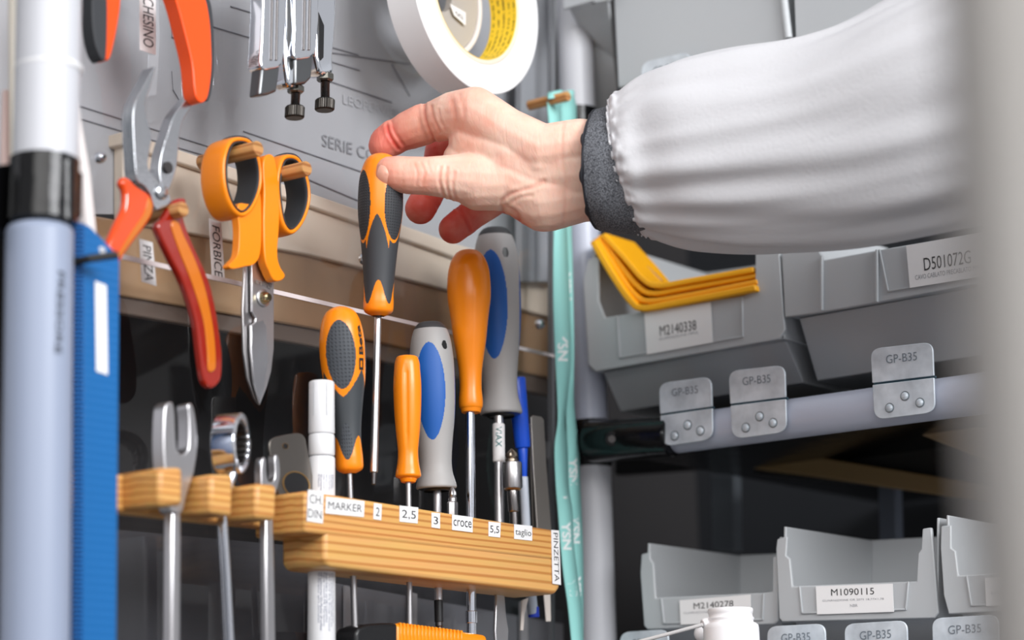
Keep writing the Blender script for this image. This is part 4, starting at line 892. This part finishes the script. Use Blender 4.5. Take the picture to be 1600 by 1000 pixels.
# dark interior: beams and uprights far behind
TAN = mat('tan beam', (128, 104, 66), .5)
for nm, pts, d, th, mt_, lab in (
    ('shelf_beam', [(1112, 716), (1192, 700), (1560, 760), (1560, 786), (1230, 738), (1112, 724)], -150, 30, TAN, 'tan beam crossing the dark space below the shelf pipe, the lower one'),
    ('shelf_beam', [(1430, 676), (1522, 664), (1620, 690), (1620, 740), (1530, 715)], -110, 30, mat('pale tan beam', (150, 126, 96), .5), 'tan beam end under the shelf pipe at right, the upper one')):
    tag(poly(nm, pts, d, th, mt_, None, fn=S, bevel=.001), lab, 'beam', 'tan beams behind the shelf')
for x0, x1, y0, y1, c_, lab in ((1110, 1146, 742, 860, (92, 98, 104), 'dim grey upright in the dark space above the bin M2140278'), (1372, 1398, 760, 850, (100, 108, 122), 'dim blue grey upright in the dark space above the bin M1090115')):
    tag(poly('rear_upright', [(x0, y0), (x1, y0), (x1+2, y1), (x0+2, y1)], -220, 12, mat('dim upright %d' % x0, c_, .5), None, fn=S), lab, 'upright')
struct(B().prism([S(960, 700, -14), S(1900, 560, -14), S(1900, 560, -14)+X*.4, S(960, 700, -14)+X*.4], (0, 0, -.004)).build('shade_deck', BLKM, None, smooth=False))  # black deck added to block lamp light above the lower bins
BLKB = mat('black board', (14, 14, 17), .5)
tag(poly('black_beam', [(960, 718), (1600, 672), (1640, 800), (1380, 760), (1100, 732), (960, 742)], -170, 10, BLKB, None, fn=S), 'black beam running behind the shelf pipe in the dark space', 'beam')
# ================================================================ NEAR BLURRED PROFILE AT THE RIGHT EDGE
q_ = [Zp(1477, -850, 450), Zp(1830, -850, 450), Zp(1925, 1900, 450), Zp(1628, 1900, 450)]
nr = B().prism(q_, (Vector((AX[0][2], AX[1][2], AX[2][2])))*.04).build('near_post', mat('warm grey coated metal', (172, 168, 164), .6), None, bevel=.004)
tag(nr, 'very near pale grey post, wholly blurred, along the right edge', 'post')
# ================================================================ THE ARM
person = thing('person', 'person in a white coat, arm only, lifting an orange and black screwdriver', 'person')
def skinmat():
    M_ = mat('skin', (236, 186, 160), .5); n = M_.node_tree; b = n.nodes['Principled BSDF']
    b.inputs['Subsurface Weight'].default_value = .35; b.inputs['Subsurface Scale'].default_value = .006; b.inputs['Subsurface Radius'].default_value = (1, .35, .2)
    t = n.nodes.new('ShaderNodeTexCoord')
    at = n.nodes.new('ShaderNodeAttribute'); at.attribute_name = 'flush_shade'
    no = n.nodes.new('ShaderNodeTexNoise'); no.inputs['Scale'].default_value = 70; no.inputs['Detail'].default_value = 3; n.links.new(t.outputs['Object'], no.inputs['Vector'])
    ad = n.nodes.new('ShaderNodeMath'); ad.operation = 'MULTIPLY_ADD'; ad.inputs[1].default_value = .5; n.links.new(no.outputs['Fac'], ad.inputs[0]); n.links.new(at.outputs['Fac'], ad.inputs[2])
    rp = n.nodes.new('ShaderNodeValToRGB'); rp.color_ramp.elements[0].position = .22; rp.color_ramp.elements[0].color = lin((240, 200, 180)); rp.color_ramp.elements[1].position = 1.2/1.25; rp.color_ramp.elements[1].color = lin((208, 80, 66))
    k__ = rp.color_ramp.elements.new(.5); k__.color = lin((236, 168, 146))
    n.links.new(ad.outputs[0], rp.inputs[0]); n.links.new(rp.outputs[0], b.inputs['Base Color'])
    n1 = n.nodes.new('ShaderNodeTexNoise'); n1.inputs['Scale'].default_value = 170; n1.inputs['Detail'].default_value = 6; n1.inputs['Distortion'].default_value = .8
    mp_ = n.nodes.new('ShaderNodeMapping'); mp_.inputs['Scale'].default_value = (1.5, 1.5, .45); n.links.new(t.outputs['Object'], mp_.inputs[0]); n.links.new(mp_.outputs[0], n1.inputs['Vector'])
    bu = n.nodes.new('ShaderNodeBump'); bu.inputs['Strength'].default_value = .35; bu.inputs['Distance'].default_value = .0012
    n.links.new(n1.outputs['Fac'], bu.inputs['Height']); n.links.new(bu.outputs[0], b.inputs['Normal']); return M_
SKIN = skinmat()
hb_ = B()
def chain(rows):
    P_ = [Zp(x, y, z) for x, y, z, r in rows]; R_ = [r*z*MM/F for x, y, z, r in rows]
    for (p, r, q_, s) in zip(P_, R_, P_[1:], R_[1:]):
        n_ = max(2, int((q_-p).length/.0025))
        for i in range(n_):
            t = i/n_; hb_.ball(p*(1-t)+q_*t, r*(1-t)+s*t, 8)
    hb_.ball(P_[-1], R_[-1], 8)
chain([(836, 288, 1440, 50), (752, 281, 1437, 44), (700, 276, 1433, 34), (668, 275, 1431, 30.5), (640, 274, 1431, 30), (622, 272, 1432, 29), (609, 270, 1433, 26)])            # thumb
chain([(742, 176, 1444, 41), (708, 180, 1454, 37), (686, 188, 1463, 34), (674, 191, 1466, 30), (660, 195, 1469, 33), (640, 203, 1472, 31), (625, 210, 1474, 27), (615, 215, 1474, 28.5), (603, 222, 1473, 26), (599, 228, 1472, 24)])              # index
chain([(768, 200, 1470, 36), (728, 222, 1494, 30), (690, 237, 1504, 27), (682, 272, 1506, 25), (670, 302, 1500, 25), (657, 326, 1494, 25)])  # middle
chain([(800, 240, 1484, 36), (796, 290, 1496, 30), (764, 318, 1504, 25), (740, 334, 1504, 24), (718, 350, 1500, 24), (708, 358, 1498, 23.5)])         # ring
chain([(830, 270, 1490, 34), (822, 305, 1503, 26), (800, 315, 1510, 22), (785, 312, 1512, 21)])          # little
chain([(742, 176, 1444, 41), (790, 208, 1438, 41), (848, 238, 1430, 44), (905, 231, 1428, 46), (990, 236, 1428, 44), (1080, 235, 1420, 46)])   # back of the hand to forearm
chain([(750, 284, 1438, 46), (800, 282, 1438, 48), (852, 308, 1436, 55), (905, 300, 1434, 48), (990, 298, 1430, 45), (1080, 300, 1420, 46)])
chain([(742, 222, 1450, 42), (770, 236, 1446, 50), (800, 250, 1442, 56), (850, 270, 1440, 62), (905, 266, 1434, 60), (990, 268, 1430, 56), (1080, 268, 1420, 56)])
chain([(735, 196, 1450, 38), (800, 228, 1440, 46), (850, 255, 1434, 50)])
chain([(725, 250, 1452, 34), (790, 262, 1440, 48)])
hand = hb_.build('hand', SKIN, person, ang=0)
md = hand.modifiers.new('skin', 'REMESH'); md.mode = 'VOXEL'; md.voxel_size = .0008; md.use_smooth_shade = True
md = hand.modifiers.new('soft', 'SMOOTH'); md.factor = .6; md.iterations = 10
dg = bpy.context.evaluated_depsgraph_get(); dg.update()
hm_ = bpy.data.meshes.new_from_object(hand.evaluated_get(dg)); hand.modifiers.clear(); hand.data = hm_; hm_.name = 'hand'
nv = len(hm_.vertices); co = np.empty(nv*3); hm_.vertices.foreach_get('co', co); co = co.reshape(-1, 3)
no3 = np.empty(nv*3); hm_.vertices.foreach_get('normal', no3); no3 = no3.reshape(-1, 3)
cv_ = (co-CAM) @ AX; sx = 800+F*cv_[:, 0]/cv_[:, 2]; sy = 500+F*cv_[:, 1]/cv_[:, 2]
facing = -(no3*((co-CAM)/np.linalg.norm(co-CAM, axis=1)[:, None])).sum(1)
# skin creases pressed into the surface: polyline, depth mm, half width px, depth range of the limb
creases = [([(663, 160), (663, 178), (668, 198), (680, 222)], .9, 2.4, (1430, 1480)), ([(674, 166), (677, 184), (688, 206)], .5, 2.2, (1430, 1480)), ([(685, 172), (688, 188), (697, 204)], .35, 2.2, (1430, 1480)),
    ([(605, 196), (609, 212), (622, 232)], .8, 2.4, (1440, 1490)), ([(612, 190), (616, 206), (630, 226)], .35, 2.2, (1440, 1490)),
    ([(648, 256), (652, 272), (650, 288)], .3, 2, (1380, 1440)), ([(658, 254), (663, 270), (660, 288)], .3, 2, (1380, 1440)), ([(668, 252), (672, 268)], .25, 2, (1380, 1440)),
    ([(688, 262), (686, 282), (694, 308)], .55, 2.4, (1380, 1450)), ([(698, 262), (697, 286), (704, 312)], .6, 2.4, (1380, 1450)), ([(710, 270), (707, 296), (716, 320)], .45, 2.4, (1380, 1450)),
    ([(786, 328), (783, 316), (797, 304), (822, 296), (850, 284)], .7, 3.2, (1370, 1460)), ([(797, 318), (812, 308), (830, 306)], .45, 3, (1370, 1460)), ([(790, 322), (806, 332), (812, 344)], .6, 3, (1370, 1460)),
    ([(706, 158), (712, 186), (706, 214), (696, 232)], .35, 4, (1380, 1460)), ([(719, 150), (724, 180), (719, 205)], .3, 4, (1380, 1460)),
    ([(880, 190), (878, 240), (884, 300), (880, 350)], .25, 3, (1370, 1450)),
    ([(712, 322), (726, 338), (735, 360)], .9, 2.6, (1480, 1530)), ([(662, 300), (676, 312), (688, 330)], .6, 2.6, (1470, 1530))]
disp = np.zeros(nv); z_ = cv_[:, 2]*1000
for pl_, dep_, hw_, (za, zb) in creases:
    dmin = np.full(nv, 1e9); C_ = crom(pl_, 6, False)
    for (x0, y0), (x1, y1) in zip(C_, C_[1:]):
        L2 = (x1-x0)**2+(y1-y0)**2+1e-9; t = np.clip(((sx-x0)*(x1-x0)+(sy-y0)*(y1-y0))/L2, 0, 1)
        dmin = np.minimum(dmin, np.hypot(sx-x0-t*(x1-x0), sy-y0-t*(y1-y0)))
    w_ = np.exp(-(dmin/hw_)**2)-.35*np.exp(-((dmin-2.2*hw_)/hw_)**2); w_ *= (facing > .05)*(z_ > za)*(z_ < zb)
    disp -= w_*dep_*.001
co2 = co+no3*disp[:, None]; hm_.vertices.foreach_set('co', co2.ravel())
fl = np.zeros(nv)  # skin redness, with the rear fingers' shaded red put into the colour
def redden(x, y, z, r, a):
    global fl
    p = np.array(Zp(x, y, z)); d_ = np.linalg.norm(co-p, axis=1)*1000; fl = np.maximum(fl, a*np.exp(-(d_/r)**2))
for g_ in ((600, 225, 1470, 26, .62), (640, 200, 1470, 24, .42), (660, 325, 1498, 26, .85), (710, 350, 1502, 26, .85), (690, 240, 1500, 22, .85), (790, 310, 1505, 26, .6), (610, 270, 1432, 16, .42), (640, 275, 1430, 18, .28), (740, 330, 1490, 16, .6), (815, 345, 1440, 12, .5), (700, 215, 1480, 12, .5), (740, 180, 1440, 20, .2)): redden(*g_)
fl += np.clip(-disp*1000*.2, 0, .2)  # creases tinted darker, their shade added to the skin tone
at_ = hm_.attributes.new('flush_shade', 'FLOAT', 'POINT'); at_.data.foreach_set('value', fl.astype(np.float32)); hm_.update(); hm_.shade_smooth()
# thumb nail
nb = B(); pc = Zp(604, 271, 1422.0); rt = Vector((AX[0][0], AX[1][0], AX[2][0])); dn = Vector((AX[0][1], AX[1][1], AX[2][1])); fw = Vector((AX[0][2], AX[1][2], AX[2][2]))
kz = 1.425/F; N_ = 16
rings = []
for i in range(9):
    rr = i/8; rings.append([nb.V(pc+rt*math.cos(a)*rr*17*kz+dn*math.sin(a)*rr*19*kz+fw*(rr*rr*(math.sin(a)**2*.0042+(.0035 if math.cos(a) < 0 else .0008)*math.cos(a)**2)+.0004)) for a in [2*math.pi*j/32 for j in range(32)]] if i else [nb.V(pc)])
for j in range(32): nb.face((rings[0][0], rings[1][j], rings[1][(j+1) % 32]))
for a_, b_ in zip(rings[1:], rings[2:]):
    for j in range(32): nb.face((a_[j], b_[j], b_[(j+1) % 32], a_[(j+1) % 32]))
nail = nb.build('thumb_nail', mat('nail', (238, 176, 154), .3, Coat_Weight=.2), hand, ang=0); md = nail.modifiers.new('t', 'SOLIDIFY'); md.thickness = .0005
def sleeve(name, rings, mt, parent, nu=120, nphi=220, disp=None, thick=.0012):
    """rings: top x,y  bottom x,y  near-side shift px, depth half px, centre depth mm"""
    R_ = np.array(crom(rings, 12, False)); us = np.linspace(0, len(R_)-1, nu); b = B(); L_ = []
    for iu, u in enumerate(us):
        i = min(int(u), len(R_)-2); r = R_[i]*(1-(u-i))+R_[i+1]*(u-i); ring = []
        for j in range(nphi):
            ph_ = 2*math.pi*j/nphi; c_, s_ = math.cos(ph_), math.sin(ph_)
            m_ = 1+(disp(iu/(nu-1), ph_) if disp else 0)
            cx, cy = (r[0]+r[2])/2, (r[1]+r[3])/2
            x = cx+(r[0]-cx)*c_*m_-r[4]*s_; y = cy+(r[1]-cy)*c_*m_; z = r[6]-r[5]*s_*m_*r[6]/F
            ring.append(b.V(Zp(x, y, z)))
        L_.append(ring)
    for p_, q_ in zip(L_, L_[1:]):
        for j in range(nphi): b.face((p_[j], p_[(j+1) % nphi], q_[(j+1) % nphi], q_[j]))
    o = b.build(name, mt, parent, ang=0); md = o.modifiers.new('cloth', 'SOLIDIFY'); md.thickness = thick; md.offset = -1; return o
HEA = mat('heather grey knit', (84, 86, 92), .9, noise=(900, .6, .0006)); n = HEA.node_tree; b_ = n.nodes['Principled BSDF']
t_ = n.nodes.new('ShaderNodeTexCoord'); no_ = n.nodes.new('ShaderNodeTexNoise'); no_.inputs['Scale'].default_value = 1500; no_.inputs['Detail'].default_value = 3
rp = n.nodes.new('ShaderNodeValToRGB'); rp.color_ramp.elements[0].position = .38; rp.color_ramp.elements[1].position = .64; rp.color_ramp.elements[0].color = lin((40, 42, 48)); rp.color_ramp.elements[1].color = lin((124, 126, 132))
n.links.new(t_.outputs['Object'], no_.inputs['Vector']); n.links.new(no_.outputs['Fac'], rp.inputs[0]); n.links.new(rp.outputs[0], b_.inputs['Base Color'])
wob = lambda u, p: .012*math.sin(5*p+2)+.008*math.sin(9*p+u*6)
sleeve('knit_cuff', [(932, 172, 938, 360, 24, 98, 1434), (950, 168, 962, 366, 24, 99, 1432), (975, 166, 995, 368, 22, 96, 1430), (1010, 164, 1040, 366, 22, 94, 1426)], HEA, person, 40, 160, wob)
sleeve('cuff_trim', [(929, 172, 935, 360, 24, 99, 1434.5), (933, 170.5, 939, 361.5, 24, 99.5, 1434)], mat('black trim', (30, 32, 40), .7), person, 6, 160, wob, .002)
COAT = mat('white coat cloth', (208, 207, 210), .8, noise=(420, .25, .0008))
def folds(u, p):
    g = math.exp(-u/.05)
    v = .030*g*math.sin(34*p+3*math.sin(3*p))+.016*g*math.sin(57*p+1)
    g2 = math.exp(-((u-.045)/.018)**2); v -= .035*g2*(1+.5*math.sin(30*p))
    f_ = min(1, u/.10)
    v += f_*(.085*noise.noise(Vector((math.cos(p)*1.9, math.sin(p)*1.9, u*2.1+3)))+.075*noise.noise(Vector((math.cos(p)*4.2, math.sin(p)*4.2, u*3.4+9))))
    v += .03*math.exp(-((u-.10)/.07)**2)*noise.noise(Vector((math.cos(p)*9, math.sin(p)*9, u*14)))*1.5
    return v
sleeve('coat_sleeve', [(954, 154, 1000, 366, 19, 98, 1432), (962, 146, 1010, 372, 20, 102, 1430), (980, 134, 1024, 380, 22, 106, 1427), (1010, 115, 1056, 388, 24, 108, 1424), (1060, 98, 1105, 394, 24, 118, 1416), (1140, 82, 1180, 397, 24, 122, 1404), (1230, 64, 1265, 392, 24, 126, 1390), (1310, 36, 1350, 382, 24, 130, 1376), (1400, -10, 1440, 368, 24, 134, 1360), (1520, -70, 1560, 350, 24, 140, 1340), (1700, -150, 1740, 330, 24, 150, 1310), (1800, -190, 1840, 320, 24, 150, 1290)], COAT, person, 260, 300, folds)
